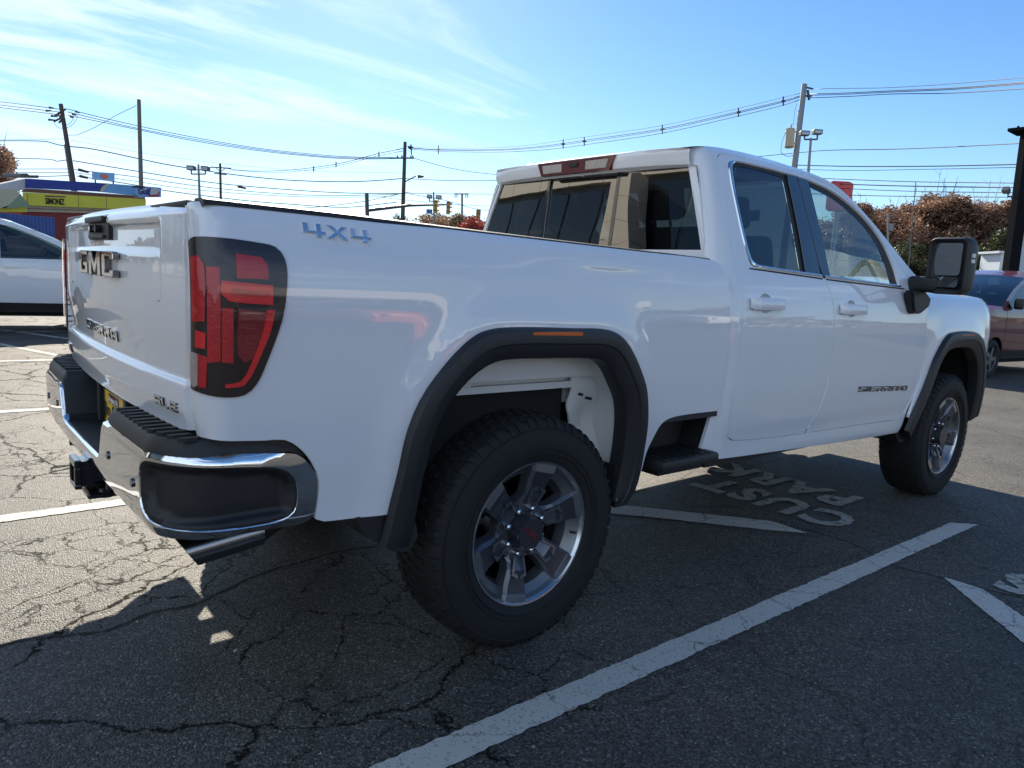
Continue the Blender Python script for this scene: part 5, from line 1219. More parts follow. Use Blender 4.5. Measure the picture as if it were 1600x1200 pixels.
def build_car(name, label, paint, loc, rz, zs=1.0, group=None, sunvisor=False, L=1.0, cat='car'):
    c = empty(name, loc, rz, label, cat, group)
    Yp = pch([.30, .5, .8, 1.0, 1.1, 1.35, 1.62, 1.74], [.86, .92, .95, .945, .925, .84, .74, .60])
    NX = pch([-2.42, -2.2, -1.6, 0, 1.5, 2.1, 2.42], [.80, .92, .99, 1.0, .99, .92, .72])
    def sf(s, z): s = np.asarray(s, float); z = np.asarray(z, float); return np.stack([s*L, -Yp(z)*NX(s), z*zs], -1)
    top = smooth_line([(2.40, .62), (2.38, .80), (2.30, .93), (2.10, 1.00), (1.65, 1.08), (1.30, 1.13)], closed=False, step=.08, sharp=80)
    wsl = smooth_line([(1.30, 1.13), (.75, 1.40), (.12, 1.625)], closed=False, step=.1, sharp=80)
    rfl = smooth_line([(.12, 1.625), (-.15, 1.69), (-.5, 1.735), (-1.2, 1.72), (-1.75, 1.66)], closed=False, step=.1, sharp=80)
    bgl = smooth_line([(-1.75, 1.66), (-2.0, 1.42), (-2.16, 1.15)], closed=False, step=.1, sharp=80)
    bk = smooth_line([(-2.16, 1.15), (-2.32, 1.05), (-2.38, .80), (-2.36, .52)], closed=False, step=.08, sharp=80)
    r = .36; xw = (1.42, -1.40)
    arch = lambda xc: [(xc+(r+.05)*math.cos(t), r/zs+(r+.05)/zs*math.sin(t)) for t in np.linspace(0, PI, 15)]
    bottom = [(2.36, .42), (1.42+r+.06, .36)]+arch(1.42)[1:-1]+[(1.42-r-.06, .36), (-1.40+r+.06, .36)]+arch(-1.40)[1:-1]+[(-1.40-r-.06, .38), (-2.34, .42)]
    outer = [tuple(q) for q in np.r_[top[::-1][::-1], wsl[1:], rfl[1:], bgl[1:], bk[1:]]]
    outer = outer+bottom[::-1]
    win1 = [(1.14, 1.12), (.62, 1.37), (.14, 1.55), (-.04, 1.585), (-.06, 1.09)]; win2 = [(-.14, 1.085), (-.12, 1.60), (-.40, 1.645), (-.84, 1.64), (-.90, 1.08)]; win3 = [(-.98, 1.085), (-.94, 1.635), (-1.35, 1.61), (-1.66, 1.50), (-1.88, 1.14)]
    for mir in (False, True):
        body = panel('body_side', dedupe(outer), [smooth_line(w, step=.06) for w in (win1, win2, win3)], sf, paint, c, step=.09, thick=.02, mirror=mir, raw=True, ref=(0, 0, .9))
        for w in (win1, win2, win3): panel('window', smooth_line(w, step=.06), [], sf, 'glass_suv', c, step=.2, thick=0, mirror=mir, raw=True, lift=-.008, ref=(0, 0, .9))
        panel('sill_cladding', [(2.34, .46), (1.84, .40), (1.84, .33), (2.3, .33)], [], sf, 'black_plastic', c, step=.1, thick=.02, mirror=mir, lift=.006, ref=(0, 0, .9))
        panel('sill_cladding', [(.99, .44), (-.97, .44), (-.97, .30), (.99, .30)], [], sf, 'black_plastic', c, step=.1, thick=.02, mirror=mir, lift=.006, ref=(0, 0, .9))
        for a, b_ in ((-.095, 0), (-.94, 0), (1.12, 0)):
            panel('door_seam', [(a+.004, 1.08), (a-.004, 1.08), (a-.03, .46), (a-.022, .46)], [], sf, 'dark_void', c, step=.1, thick=0, mirror=mir, lift=.0025, ref=(0, 0, .9))
        for a in (-.02, -.88): panel('door_handle', [(a, .965), (a+.20, .965), (a+.21, .985), (a+.19, 1.0), (a, .995)], [], sf, paint, c, step=.03, thick=.03, mirror=mir, lift=.022, ref=(0, 0, .9))
        panel('headlight', [(2.36, .90), (2.05, .97), (1.98, .92), (2.10, .84), (2.38, .80)], [], sf, 'lens_clear', c, step=.05, thick=.01, mirror=mir, lift=.006, ref=(0, 0, .9))
        panel('taillight', [(-2.33, 1.02), (-2.08, 1.05), (-2.05, .95), (-2.36, .88)], [], sf, 'lens_red', c, step=.05, thick=.01, mirror=mir, lift=.006, ref=(0, 0, .9))
    def loft(nm, line, mat, crown):
        V = []; F = []; m = 13
        for x, z in line:
            y = float(Yp(z)*NX(x))
            for j in range(m): v = -1+2*j/(m-1); V.append((x*L+crown*(1-v*v)*(.7 if x > 0 else -.7), v*y, z*zs+crown*.35*(1-v*v)))
        for i in range(len(line)-1):
            for j in range(m-1): F.append((i*m+j, (i+1)*m+j, (i+1)*m+j+1, i*m+j+1))
        return mk(nm, V, F, mat, c, smooth=True)
    front_end = np.r_[[(2.36, .40)], top]
    loft('hood', front_end, paint, .10); loft('windscreen', wsl, 'glass_suv', .10); loft('roof', rfl, paint, .10); loft('rear_glass', bgl, 'glass_suv', .08); loft('tail', np.r_[bk, [(-2.34, .42)]], paint, .08)
    for (x, s) in ((xw[0], -1), (xw[0], 1), (xw[1], -1), (xw[1], 1)): car_wheel(c, x*L, s*.80, r, s)
    bm = bmesh.new(); bx(bm, (-2.0*L, -.70, .25), (2.0*L, .70, .50)); bx(bm, (-1.9*L, -.55, .5), (1.9*L, .55, .80)); obj_bm('underbody', bm, 'dark_void', c)
    bm = bmesh.new()
    for (x, y) in ((.05, .38), (.05, -.38), (-.95, .38), (-.95, -.38)): bx(bm, (x-.5, y-.22, .7*zs), (x, y+.22, .9*zs), bevel=.04); bx(bm, (x-.55, y-.22, .85*zs), (x-.42, y+.22, 1.35*zs), bevel=.05); bx(bm, (x-.53, y-.12, 1.38*zs), (x-.45, y+.12, 1.53*zs), bevel=.03)
    bx(bm, (.75, -.65, .9*zs), (1.1, .65, 1.10*zs), bevel=.04); obj_bm('seats', bm, 'seat_leather', c)
    for s in (-1, 1):
        bm = bmesh.new(); bx(bm, (.86, min(s*.93, s*1.08), 1.10*zs), (1.0, max(s*.93, s*1.08), 1.27*zs), bevel=.04); obj_bm('side_mirror', bm, 'black_plastic', c, smooth=50)
    bm = bmesh.new(); prism(bm, [(-.50, .60), (.50, .60), (.58, .86), (-.58, .86)], lambda u, v, h: (h*L, u, v*zs), 2.38, 2.43); obj_bm('grille', bm, 'black_gloss', c)
    return c
build_car('parked_suv', 'white SUV parked side-on at the left, cut off by the frame', 'suv_white_paint', (-.45, 12.35, 0), 0, 1.09)
mg = ground(1536, 590); a_ = R_(180-4); fx = 1.42*1.08; fy = .82
org = np.array([mg[0]-(fx*math.cos(a_)-fy*math.sin(a_)), mg[1]-(fx*math.sin(a_)+fy*math.cos(a_))])
build_car('parked_suv', 'glossy maroon SUV at the right edge, behind the truck\'s front end', 'maroon_paint', (float(org[0]), float(org[1]), 0), a_, 1.17, L=1.08)
# cars behind the photographer: they show as reflections in the near side of the truck
for k, (x, y, p, rz, lb) in enumerate(((2.5, -13.5, 'grey_paint', 92, 'dark grey SUV in the row behind the photographer, leftmost'), (5.8, -14.0, 'orange_paint', 88, 'orange-red SUV in the row behind the photographer'), (9.3, -14.2, 'silver_paint', 91, 'silver SUV in the row behind the photographer'), (13.0, -14.0, 'blue_paint', 90, 'blue SUV in the row behind the photographer, farthest right'), (17.5, -14.6, 'suv_white_paint', 90, 'white SUV in the row behind the photographer, far end'))):
    build_car('parked_suv', lb, p, (x, y, 0), R_(rz), 1.0+.02*k)
# ================================================================== BACKGROUND
pbr('pole_wood', (.085, .070, .058), .9, noise=.35, nscale=5, bump=.6, bscale=40)
pbr('pole_pale', (.17, .15, .12), .9, noise=.3, nscale=5, bump=.6, bscale=40)
pbr('pole_steel', (.22, .23, .24), .5, metal=.6, noise=.2)
pbr('wire_black', (.015, .015, .016), .6)
pbr('lamp_dark', (.06, .06, .065), .5)
pbr('signal_yellow', (.46, .30, .10), .55, noise=.15)
pbr('transformer_beige', (.42, .35, .24), .6, noise=.2, nscale=4)
pbr('store_blue', (.035, .055, .30), .5, noise=.12, nscale=.8)
pbr('store_lightblue', (.20, .44, .72), .5, noise=.3, nscale=.7)
pbr('store_yellow', (.80, .68, .06), .55, noise=.12, nscale=1.5)
pbr('store_beige', (.46, .42, .28), .7, noise=.15)
pbr('store_red', (.26, .04, .03), .7, noise=.2)
pbr('store_brown', (.24, .10, .07), .7, noise=.2)
pbr('store_white', (.62, .60, .58), .7, noise=.08)
pbr('cream', (.62, .55, .36), .7, noise=.1)
pbr('awning_green', (.30, .36, .22), .7, noise=.1)
pbr('container_blue', (.06, .12, .34), .6, noise=.25, nscale=2)
pbr('building_pale', (.45, .50, .56), .7, noise=.06)
pbr('tower_black', (.012, .013, .015), 1.0, spec=.0)
pbr('sign_red', (.45, .06, .06), .5, noise=.1)
pbr('facade_beige', (.66, .60, .50), .6, noise=.04, nscale=.5)
pbr('facade_grey', (.20, .19, .17), .5)
pbr('facade_glass', (.02, .025, .028), .06, coat=1.0)
pbr('bark', (.10, .075, .055), .9, noise=.4, nscale=7)

def pole_between(bm, top, low, r0, r1, seg=12):
    """lean given by two points; continues to the ground"""
    top = Vector(top); low = Vector(low); d = (low-top); b = top+d*(top.z/(top.z-low.z)); tube(bm, top, b, r0, r1, seg); return b
def utility(name, label, tp, lo, d, r0, r1, mat, cat='utility pole', group=None):
    t = at(*tp, d); l = at(*lo, d); 
    bm = bmesh.new(); b = pole_between(bm, t, l, r0, r1); root = empty(name, tuple(b), 0, label, cat, group)
    o = obj_bm('shaft', bm, mat, root, smooth=40); o.location = -b; return root, Vector(t), b
def part_at(root, name, bm, mat, smooth=40):
    o = obj_bm(name, bm, mat, root, smooth=smooth); o.location = -Vector(root.location); return o
def V3(px, py, d): return Vector(at(px, py, d))
# leaning pole on the left with two short crossarms, bells and jumper loops
A, At, _ = utility('utility_pole', 'dark wooden utility pole leaning left in front of the yellow store sign', (95, 163), (121, 322), 46, .125, .17, 'pole_wood')
bm = bmesh.new()
for (a, b) in (((86, 181), (103, 170)), ((84, 190), (96, 184)), ((92, 192), (101, 183)), ((90, 178), (97, 186))): tube(bm, V3(*a, 45.9), V3(*b, 45.9), .06, seg=6)
part_at(A, 'crossarm', bm, 'pole_wood')
bm = bmesh.new()
for (a, b) in (((76, 187), (88, 188)), ((80, 181), (90, 182)), ((77, 168), (84, 169)), ((72, 173), (80, 173)), ((118, 174), (124, 176)), ((113, 178), (119, 180)), ((110, 182), (115, 184))): tube(bm, V3(*a, 46), V3(*b, 46), .07, .04, seg=8)
part_at(A, 'insulator', bm, 'lamp_dark')
for pts in ([(84, 189), (87, 196), (93, 200), (99, 200)], [(104, 200), (112, 196), (119, 187), (122, 180)], [(100, 196), (108, 194), (113, 188), (115, 184)]):
    c = path_tube('jumper_wire', smooth_line([at(x, y, 46) for x, y in pts], closed=False, step=.1), .014, 'wire_black', A, 4); c.location = -Vector(A.location)
bm = bmesh.new(); pole_between(bm, V3(101, 226, 46.3), V3(116, 322, 46.3), .05, .07); part_at(A, 'brace_pole', bm, 'pole_steel')
Bp, Bt, _ = utility('utility_pole', 'bare round wooden pole standing between the leaning pole and the lamp', (217, 156), (221, 312), 42, .105, .14, 'pole_pale')
C_, Ct, _ = utility('utility_pole', 'wooden utility pole with crossarm and street lamp in the middle of the view', (633, 222), (629, 346), 54, .12, .19, 'pole_wood')
bm = bmesh.new(); tube(bm, V3(611, 247, 53.8), V3(647, 247, 53.8), .06, seg=6)
for x in (621, 628, 642, 645): tube(bm, V3(x, 246, 53.8), V3(x, 243, 53.8), .05, seg=6)
part_at(C_, 'crossarm', bm, 'pole_wood')
bm = bmesh.new()
for (a, b) in (((637, 229), (646, 230)), ((638, 231), (644, 234)), ((642, 226), (643, 242))): tube(bm, V3(*a, 54), V3(*b, 54), .06, .04, seg=6)
part_at(C_, 'insulator', bm, 'lamp_dark')
bm = bmesh.new(); tube(bm, V3(633, 284, 54), V3(650, 275, 54), .045, seg=6); a = V3(653, 275.5, 54); tube(bm, a, V3(662, 276, 54), .14, .07, seg=8); part_at(C_, 'street_lamp_arm', bm, 'lamp_dark')
D_, Dt, _ = utility('utility_pole', 'grey leaning utility pole with a beige transformer, above the truck\'s cab', (1257, 132), (1241, 262), 33, .12, .17, 'pole_steel')
bm = bmesh.new(); a = V3(1235, 202, 32.8); b = V3(1233, 230, 32.8); tube(bm, a, b, .20, .20, seg=20); tube(bm, a, a+Vector((0, 0, .05)), .21, .12, seg=20); tube(bm, V3(1237, 194, 32.8), a, .04, .05, seg=8); tube(bm, V3(1240, 206, 32.8), V3(1247, 206, 33), .04, seg=6); tube(bm, V3(1239, 224, 32.8), V3(1245, 224, 33), .04, seg=6); part_at(D_, 'transformer', bm, 'transformer_beige')
bm = bmesh.new(); tube(bm, V3(1258, 136, 33), V3(1270, 139, 33), .04, seg=6); tube(bm, V3(1262, 141, 33), V3(1264, 156, 33), .06, seg=6); tube(bm, V3(1258, 150, 33), V3(1268, 150, 33), .05, seg=6); part_at(D_, 'insulator', bm, 'lamp_dark')
c = path_tube('jumper_wire', smooth_line([at(x, y, 32.8) for x, y in ((1229, 204), (1222, 222), (1220, 238), (1229, 244), (1240, 243))], closed=False, step=.1), .012, 'wire_black', D_, 4); c.location = -Vector(D_.location)
c = path_tube('jumper_wire', smooth_line([at(x, y, 32.8) for x, y in ((1245, 161), (1241, 180), (1240, 195))], closed=False, step=.1), .010, 'wire_black', D_, 4); c.location = -Vector(D_.location)
F_, Ft, _ = utility('utility_pole', 'thin distant utility pole with two crossarms right of the twin lot lamp', (344, 256), (345, 312), 85, .13, .16, 'pole_wood')
bm = bmesh.new(); tube(bm, V3(327, 261, 85), V3(361, 263, 85), .07, seg=6); tube(bm, V3(335, 271, 85), V3(354, 273, 85), .07, seg=6); tube(bm, V3(337, 262, 85), V3(344, 268, 85), .04, seg=5); tube(bm, V3(352, 263, 85), V3(345, 268, 85), .04, seg=5); part_at(F_, 'crossarm', bm, 'pole_wood')
G_p, Gt, _ = utility('utility_pole', 'thin distant utility pole with a wide crossarm left of the cab', (722, 303), (722, 340), 95, .12, .14, 'pole_wood')
bm = bmesh.new(); tube(bm, V3(710, 303, 95), V3(732, 303, 95), .08, seg=6)
for x in (711, 714, 728, 731): tube(bm, V3(x, 303, 95), V3(x, 309, 95), .06, seg=5)
part_at(G_p, 'crossarm', bm, 'pole_wood')
# thin pole in front of the autumn trees, small post with a box
H_, Ht, _ = utility('guy_pole', 'very thin tall pole in front of the autumn trees', (1431, 284), (1421, 400), 40, .022, .03, 'lamp_dark', 'pole')
I_, It, _ = utility('service_post', 'short pale post carrying a meter box, half hidden by brown foliage', (1387, 333), (1388, 400), 46, .05, .06, 'pole_steel', 'post')
bm = bmesh.new(); a = V3(1392, 355, 46); bx(bm, tuple(a-Vector((.12, .12, .22))), tuple(a+Vector((.12, .12, .22)))); tube(bm, V3(1376, 338, 46), V3(1396, 338, 46), .03, seg=6); part_at(I_, 'meter_box', bm, 'pole_steel', None)

# twin floodlight poles of the lot
def flood(label, tp, lo, d, heads, sc):
    r, t, b = utility('lot_lamp', label, tp, lo, d, .05*sc, .10*sc, 'pole_steel', 'lamp post', 'twin floodlights on poles around the lot')
    for (x0, y0, x1, y1) in heads:
        a = V3((x0+x1)/2, (y0+y1)/2, d); w = (x1-x0)/FPX*d/2; h = (y1-y0)/FPX*d/2; M = Matrix(((CR[0], CF[0], 0, a.x), (CR[1], CF[1], 0, a.y), (0, 0, 1, a.z), (0, 0, 0, 1)))
        bm = bmesh.new(); bx(bm, (-w, -w*.8, -h), (w, w*.8, h), M, bevel=w*.12); hd = part_at(r, 'lamp_head', bm, 'lamp_dark', None)
        bm = bmesh.new(); bx(bm, (-w*.8, -w*.86, -h*.75), (w*.8, -w*.8, h*.45), M); o = obj_bm('lamp_glass', bm, 'building_pale', hd)
    bm = bmesh.new(); xs = [(h[0]+h[2])/2 for h in heads]; yb = max(h[3] for h in heads)+5*(heads[0][2]-heads[0][0])/12
    for x, h in zip(xs, heads): tube(bm, V3(x, h[3]-1, d), V3(x, yb, d), .035*sc, seg=6)
    tube(bm, V3(min(xs), yb, d), V3(max(xs), yb, d), .035*sc, seg=6); part_at(r, 'lamp_bracket', bm, 'lamp_dark')
flood('twin floodlight pole rising behind the truck\'s tailgate', (310, 257), (312, 312), 45, [(293, 259, 305, 266), (315, 260, 327, 267)], 1.2)
flood('twin floodlight pole beside the traffic signals', (677.5, 300), (678.5, 356), 62, [(667, 304, 675, 310), (681, 305, 690, 311)], 1.3)
flood('twin floodlight pole beside the transformer, above the cab roof', (1267, 216), (1263, 268), 30, [(1250, 205, 1264, 212), (1270, 203, 1284, 210)], 1.0)
# small distant street lamps seen between the wires
for k, (x0, y0, x1, y1, lb) in enumerate(((123, 265, 138, 269, 'flat street lamp head right of the leaning pole'), (125, 275, 137, 278, 'lower flat street lamp head right of the leaning pole'), (372, 291, 384, 294, 'small street lamp head on a wire right of the distant pole'))):
    bm = bmesh.new(); tube(bm, V3(x0, y0, 58), V3(x1, y1, 58), .12, .09, seg=8); o = obj_bm('street_lamp', bm, 'lamp_dark', smooth=40); setp(o, lb, 'street lamp')

# traffic signals on a mast arm
S_, St, _ = utility('signal_mast', 'thick signal post with a long mast arm left of the wooden pole', (573, 302), (574, 342), 50, .13, .15, 'lamp_dark', 'signal mast')
bm = bmesh.new(); tube(bm, V3(573, 329, 50), V3(640, 321, 50), .11, .09); tube(bm, V3(640, 321, 50), V3(706, 319.5, 50), .09, .05); part_at(S_, 'mast_arm', bm, 'lamp_dark')
for (x, y0, y1, w, lb, d, sg) in ((680, 313, 333, 6, 'tan traffic signal hanging left on the mast arm', 49.8, 1), (700, 315, 335, 6, 'tan traffic signal hanging right on the mast arm', 49.8, 1), (747, 328, 343, 7, 'yellow traffic signal close to the truck\'s cab', 56, 0)):
    a = V3(x, y0, d); b = V3(x, y1, d); ww = w/FPX*d/2; root = empty('traffic_signal', tuple(b), 0, lb, 'traffic signal', None); H = (a-b).length
    M = Matrix(((CR[0], CF[0], 0, b.x), (CR[1], CF[1], 0, b.y), (0, 0, 1, b.z), (0, 0, 0, 1))) 
    bm = bmesh.new(); bx(bm, (-ww, -ww*.6, 0), (ww, ww*.6, H), M, bevel=.02); o = part_at(root, 'signal_body', bm, 'signal_yellow', None)
    for k in range(3):
        bm = bmesh.new(); cz = H*(k+.5)/3; seg = 10
        for i in range(seg):
            t0 = PI*i/seg-.2; t1 = PI*(i+1)/seg-.2; r = ww*.8
            q = [M @ Vector((s*1.0+ (r*math.cos(t)), y_, cz+r*math.sin(t))) for t, y_, s in ((t0, -ww*.6, 0), (t1, -ww*.6, 0), (t1, -ww*1.9, 0), (t0, -ww*1.9, 0))]
            q2 = [M @ Vector((ww*.6+(-yy), xx, cz+zz_)) for xx, yy, zz_ in ()]
            bm.faces.new([bm.verts.new(v) for v in q])
        if sg:                                                          # side visors as seen from the side
            for i in range(seg):
                t0 = PI*i/seg; t1 = PI*(i+1)/seg; r = ww*.7
                q = [M @ Vector((xx, r*math.cos(t), cz+r*math.sin(t))) for t, xx in ((t0, ww), (t1, ww), (t1, ww*2.0), (t0, ww*2.0))]
                bm.faces.new([bm.verts.new(v) for v in q])
        part_at(root, 'visor', bm, 'signal_yellow', None)
sb = V3(671, 330.5, 50); M = Matrix(((CR[0], CF[0], 0, sb.x), (CR[1], CF[1], 0, sb.y), (0, 0, 1, sb.z), (0, 0, 0, 1)))
bm = bmesh.new(); bx(bm, (-.20, -.02, -.15), (.20, .02, .15), M); setp(obj_bm('street_sign', bm, 'container_blue'), 'small blue street name sign under the mast arm', 'street sign')

# ---- overhead wires: each span its own object; (points in the photo's bearings, depth at both ends)
def wire(label, pts, d0, d1, r=.022, group='overhead wires'):
    L = smooth_line([np.array(p, float) for p in pts], closed=False, step=18, sharp=170); n = len(L); c = np.linspace(0, 1, n)
    X = [at(L[i][0], L[i][1], d0+(d1-d0)*c[i]) for i in range(n)]
    o = path_tube('overhead_wire', X, r, 'wire_black', None, 5); setp(o, label, 'wire', group); return o
wire('top primary wire coming in from the left to the leaning pole', [(-60, 152), (0, 159), (50, 165), (96, 171)], 60, 46)
wire('middle primary wire coming in from the left to the leaning pole', [(-60, 157), (0, 164), (50, 170), (92, 175)], 60, 46)
wire('third primary wire coming in from the left to the leaning pole', [(-60, 161), (0, 168), (50, 174), (90, 179)], 60, 46)
wire('top long wire from the leaning pole to the centre crossarm', [(104, 170), (160, 184), (217, 197), (300, 214), (400, 231), (500, 242), (560, 245.5), (612, 246)], 46, 54)
wire('middle long wire from the leaning pole to the centre crossarm', [(106, 175), (160, 188), (217, 201), (300, 217), (400, 233), (500, 244), (560, 247), (625, 247)], 46, 54)
wire('bottom long wire from the leaning pole to the centre crossarm', [(106, 180), (160, 191), (217, 203), (300, 219.5), (400, 235), (500, 245.5), (560, 248.5), (640, 247.5)], 46, 54)
wire('guy wire sloping from the bare pole down to the leaning pole', [(213, 165), (180, 181), (150, 198), (120, 211), (107, 211)], 42, 46, .015)
wire('heavy cable left of the leaning pole, upper', [(-50, 220), (0, 220), (73, 221), (90, 226), (106, 229)], 60, 46, .03)
wire('thin cable left of the leaning pole, just above the heavy one', [(-50, 219), (40, 218), (102, 217)], 60, 46, .012)
wire('heavy cable from the leaning pole dipping past the bare pole to the centre pole', [(108, 229), (140, 232), (217, 248), (260, 257), (340, 269.5), (400, 277), (460, 282), (540, 284), (590, 282), (628, 279)], 46, 54, .032)
wire('thin wire above the heavy cable, from the leaning pole rightwards', [(110, 219), (217, 238), (300, 250), (400, 261), (500, 268), (628, 270)], 46, 54, .009)
wire('second cable left of the leaning pole', [(-50, 246), (0, 247), (80, 249), (90, 252), (104, 250)], 60, 46, .026)
wire('second cable from the leaning pole to the centre pole', [(114, 251), (217, 268), (260, 275), (345, 287), (460, 297), (540, 301.5), (630, 302.5)], 46, 54, .028)
wire('third cable left of the leaning pole', [(-50, 263), (0, 264), (90, 264), (112, 264)], 60, 46, .022)
wire('third cable from the leaning pole to the centre pole', [(116, 265), (217, 277), (260, 284), (345, 295), (460, 304), (540, 305.5), (630, 303)], 46, 54, .022)
wire('fourth cable left of the leaning pole', [(-50, 268), (0, 269), (90, 270), (114, 270)], 60, 46, .022)
wire('fourth cable from the leaning pole to the centre pole', [(118, 270), (217, 284), (260, 291), (345, 300), (460, 307), (560, 308), (630, 306)], 46, 54, .018)
wire('lowest cable left of the leaning pole', [(-50, 272), (0, 274), (50, 276), (116, 274)], 60, 46, .026)
wire('lowest cable from the leaning pole to the centre pole', [(120, 275), (217, 290), (260, 298), (345, 309), (400, 315), (460, 319.5), (540, 324), (620, 316)], 46, 54, .028)
wire('span wire crossing low from the tailgate to the signals', [(420, 322), (470, 325), (520, 321), (573, 314), (600, 308), (640, 300)], 44, 54, .022)
wire('upper spacer cable left of the centre pole', [(345, 262), (380, 266.5), (430, 267), (480, 263), (540, 253.5), (590, 240), (630, 232)], 85, 54, .03)
wire('lower spacer cable left of the centre pole', [(360, 266), (430, 269.5), (480, 266), (540, 256.5), (590, 243.5), (630, 236)], 85, 54, .02)
for lb, off, r in (('messenger wire on top of the long spacer cable towards the transformer pole', -6, .011), ('upper conductor of the long spacer cable towards the transformer pole', -1, .020), ('middle conductor of the long spacer cable towards the transformer pole', 1.2, .016), ('lower conductor of the long spacer cable towards the transformer pole', 6, .018)):
    wire(lb, [(640, 231+off*.3), (685, 234+off*.4), (780, 234+off*.6), (840, 230+off*.8), (880, 225+off), (915, 220+off), (1035, 202+off), (1155, 175+off), (1225, 158+off), (1256, 149+off*.8)], 54, 33, r)
bm = bmesh.new()
for x, y, d in ((685, 234, 53), (880, 225, 46), (913, 221, 45), (1035, 202, 41), (1154, 175.5, 36.5), (1224, 158, 34)): tube(bm, V3(x, y-7, d), V3(x, y+7, d), .035, seg=5); tube(bm, V3(x-3, y, d), V3(x+3, y, d), .05, seg=5)
setp(obj_bm('cable_spacer', bm, 'lamp_dark'), 'small spacers clipped along the long overhead cable', kind='stuff')
for x, y, lb in ((490, 264, 'left'), (525, 257, 'middle'), (592, 241, 'right')):
    bm = bmesh.new(); tube(bm, V3(x, y-4, 58), V3(x, y+4, 58), .05, seg=5); setp(obj_bm('cable_spacer', bm, 'lamp_dark'), 'spacer on the cable left of the centre pole, %s one of three' % lb, 'cable spacer')
wire('cable sloping down from the centre crossarm behind the cab', [(646, 247), (700, 262), (740, 269), (800, 275), (900, 285)], 54, 80, .022)
wire('cable from the centre pole running level behind the cab', [(634, 279), (700, 282), (800, 282), (900, 281)], 54, 60, .022)
wire('level wire above the signals running behind the cab', [(634, 302), (720, 303), (820, 304)], 54, 70, .02)
wire('sloping wire over the signals from the centre pole', [(640, 303), (700, 314), (740, 326), (800, 332)], 54, 66, .02)
wire('lower wire through the signals to the cab', [(600, 309), (690, 318), (760, 322), (800, 322)], 54, 66, .016)
wire('top wire leaving the transformer pole to the right', [(1270, 139), (1330, 138), (1390, 137), (1500, 130), (1700, 112)], 33, 20, .011)
wire('upper conductor leaving the transformer pole to the right', [(1266, 147), (1330, 145), (1390, 142), (1500, 137), (1700, 120)], 33, 20, .018)
wire('middle conductor leaving the transformer pole to the right', [(1266, 149), (1330, 147), (1390, 144), (1500, 139), (1700, 122)], 33, 20, .014)
wire('lower conductor leaving the transformer pole to the right', [(1264, 153), (1330, 150.5), (1390, 147), (1500, 145), (1700, 131)], 33, 20, .016)
wire('single cable crossing behind the transformer pole and on to the black column', [(1150, 249), (1192, 244), (1245, 239), (1290, 235), (1400, 233), (1500, 229), (1700, 218)], 36, 20, .016)
wire('thick cable above the cab roof, right of the transformer pole', [(1243, 258), (1330, 260), (1420, 260), (1500, 259), (1700, 254)], 33, 22, .02)
wire('thin cable just under the thick one, right of the transformer pole', [(1240, 264), (1330, 266.5), (1420, 265), (1500, 263.5), (1700, 259)], 33, 22, .011)
wire('first of the four low cables over the autumn trees', [(1230, 276), (1290, 279), (1430, 284), (1590, 286), (1700, 286)], 38, 24, .017)
wire('second of the four low cables over the autumn trees, the thickest', [(1240, 284), (1325, 288), (1430, 291), (1590, 293), (1700, 293)], 38, 24, .024)
wire('third of the four low cables over the autumn trees', [(1240, 292), (1325, 295), (1430, 299), (1590, 301), (1700, 301)], 38, 24, .016)
wire('lowest of the four low cables over the autumn trees', [(1250, 302), (1330, 305), (1430, 307), (1590, 308), (1700, 308)], 38, 24, .018)

# ---- car-wash store at the left: blue and yellow signboards on a low building
P0 = Vector(at(37, 300, 34)); P1 = Vector(at(242, 300, 41)); hd = Vector((P1.x-P0.x, P1.y-P0.y, 0)).normalized(); hn = Vector((hd.y, -hd.x, 0))
if hn.dot(Vector((CP[0]-P0.x, CP[1]-P0.y, 0))) < 0: hn = -hn
store = empty('store_building', (P0.x, P0.y, 0), 0, 'low store with long blue and yellow signboards behind the white SUV', 'store')
def onp(px, py, off=0.0):
    q = Vector(ray(px, py)); c = Vector(CP); t = ((P0+hn*off-c).dot(hn))/q.dot(hn); return c+q*t
def board(name, poly, mat, off, th, parent=None):
    bm = bmesh.new(); A_ = [bm.verts.new(onp(x, y)+hn*(off+th)) for x, y in poly]; B_ = [bm.verts.new(onp(x, y)+hn*off) for x, y in poly]; n = len(poly)
    bm.faces.new(A_); bm.faces.new(B_[::-1]); [bm.faces.new((A_[i], A_[(i+1) % n], B_[(i+1) % n], B_[i])) for i in range(n)]
    o = obj_bm(name, bm, mat, parent or store)
    if parent is None: o.location = -Vector(store.location)
    return o
board('fascia_blue', [(37, 279), (163, 286.5), (156, 289), (151, 294), (149, 299.5), (37, 293.5)], 'store_blue', .05, .25)
board('fascia_stripe', [(163, 286.5), (168, 287), (160, 291), (154, 300), (149, 299.5), (151, 294), (156, 289)], 'cream', .05, .252)
board('fascia_light', [(168, 287), (206, 290), (206, 305), (154, 300), (160, 291)], 'store_lightblue', .05, .25)
board('white_border', [(37, 293.5), (206, 305), (206, 306), (37, 294.8)], 'store_white', .06, .26)
board('brown_band', [(37, 294.8), (206, 306), (222, 308), (222, 311), (32, 300)], 'store_brown', .02, .2)
ys = board('sign_yellow', [(34, 300.5), (222, 311), (222, 328), (34, 320.5)], 'store_yellow', .05, .22)
for x in (36, 116, 160): board('panel_joint', [(x, 301+(x-34)*.056), (x+.7, 301+(x-34)*.056), (x+.7, 320+(x-34)*.04), (x, 320+(x-34)*.04)], 'store_brown', .271, .004)
board('red_bar', [(64, 305), (96, 306.5), (96, 308.5), (64, 307.5)], 'store_brown', .271, .006)
board('lower_band', [(38, 320.5), (222, 328), (222, 335), (38, 330)], 'store_beige', 0, .12)
board('gutter', [(38, 325), (222, 331), (222, 332), (38, 326)], 'store_brown', .12, .03)
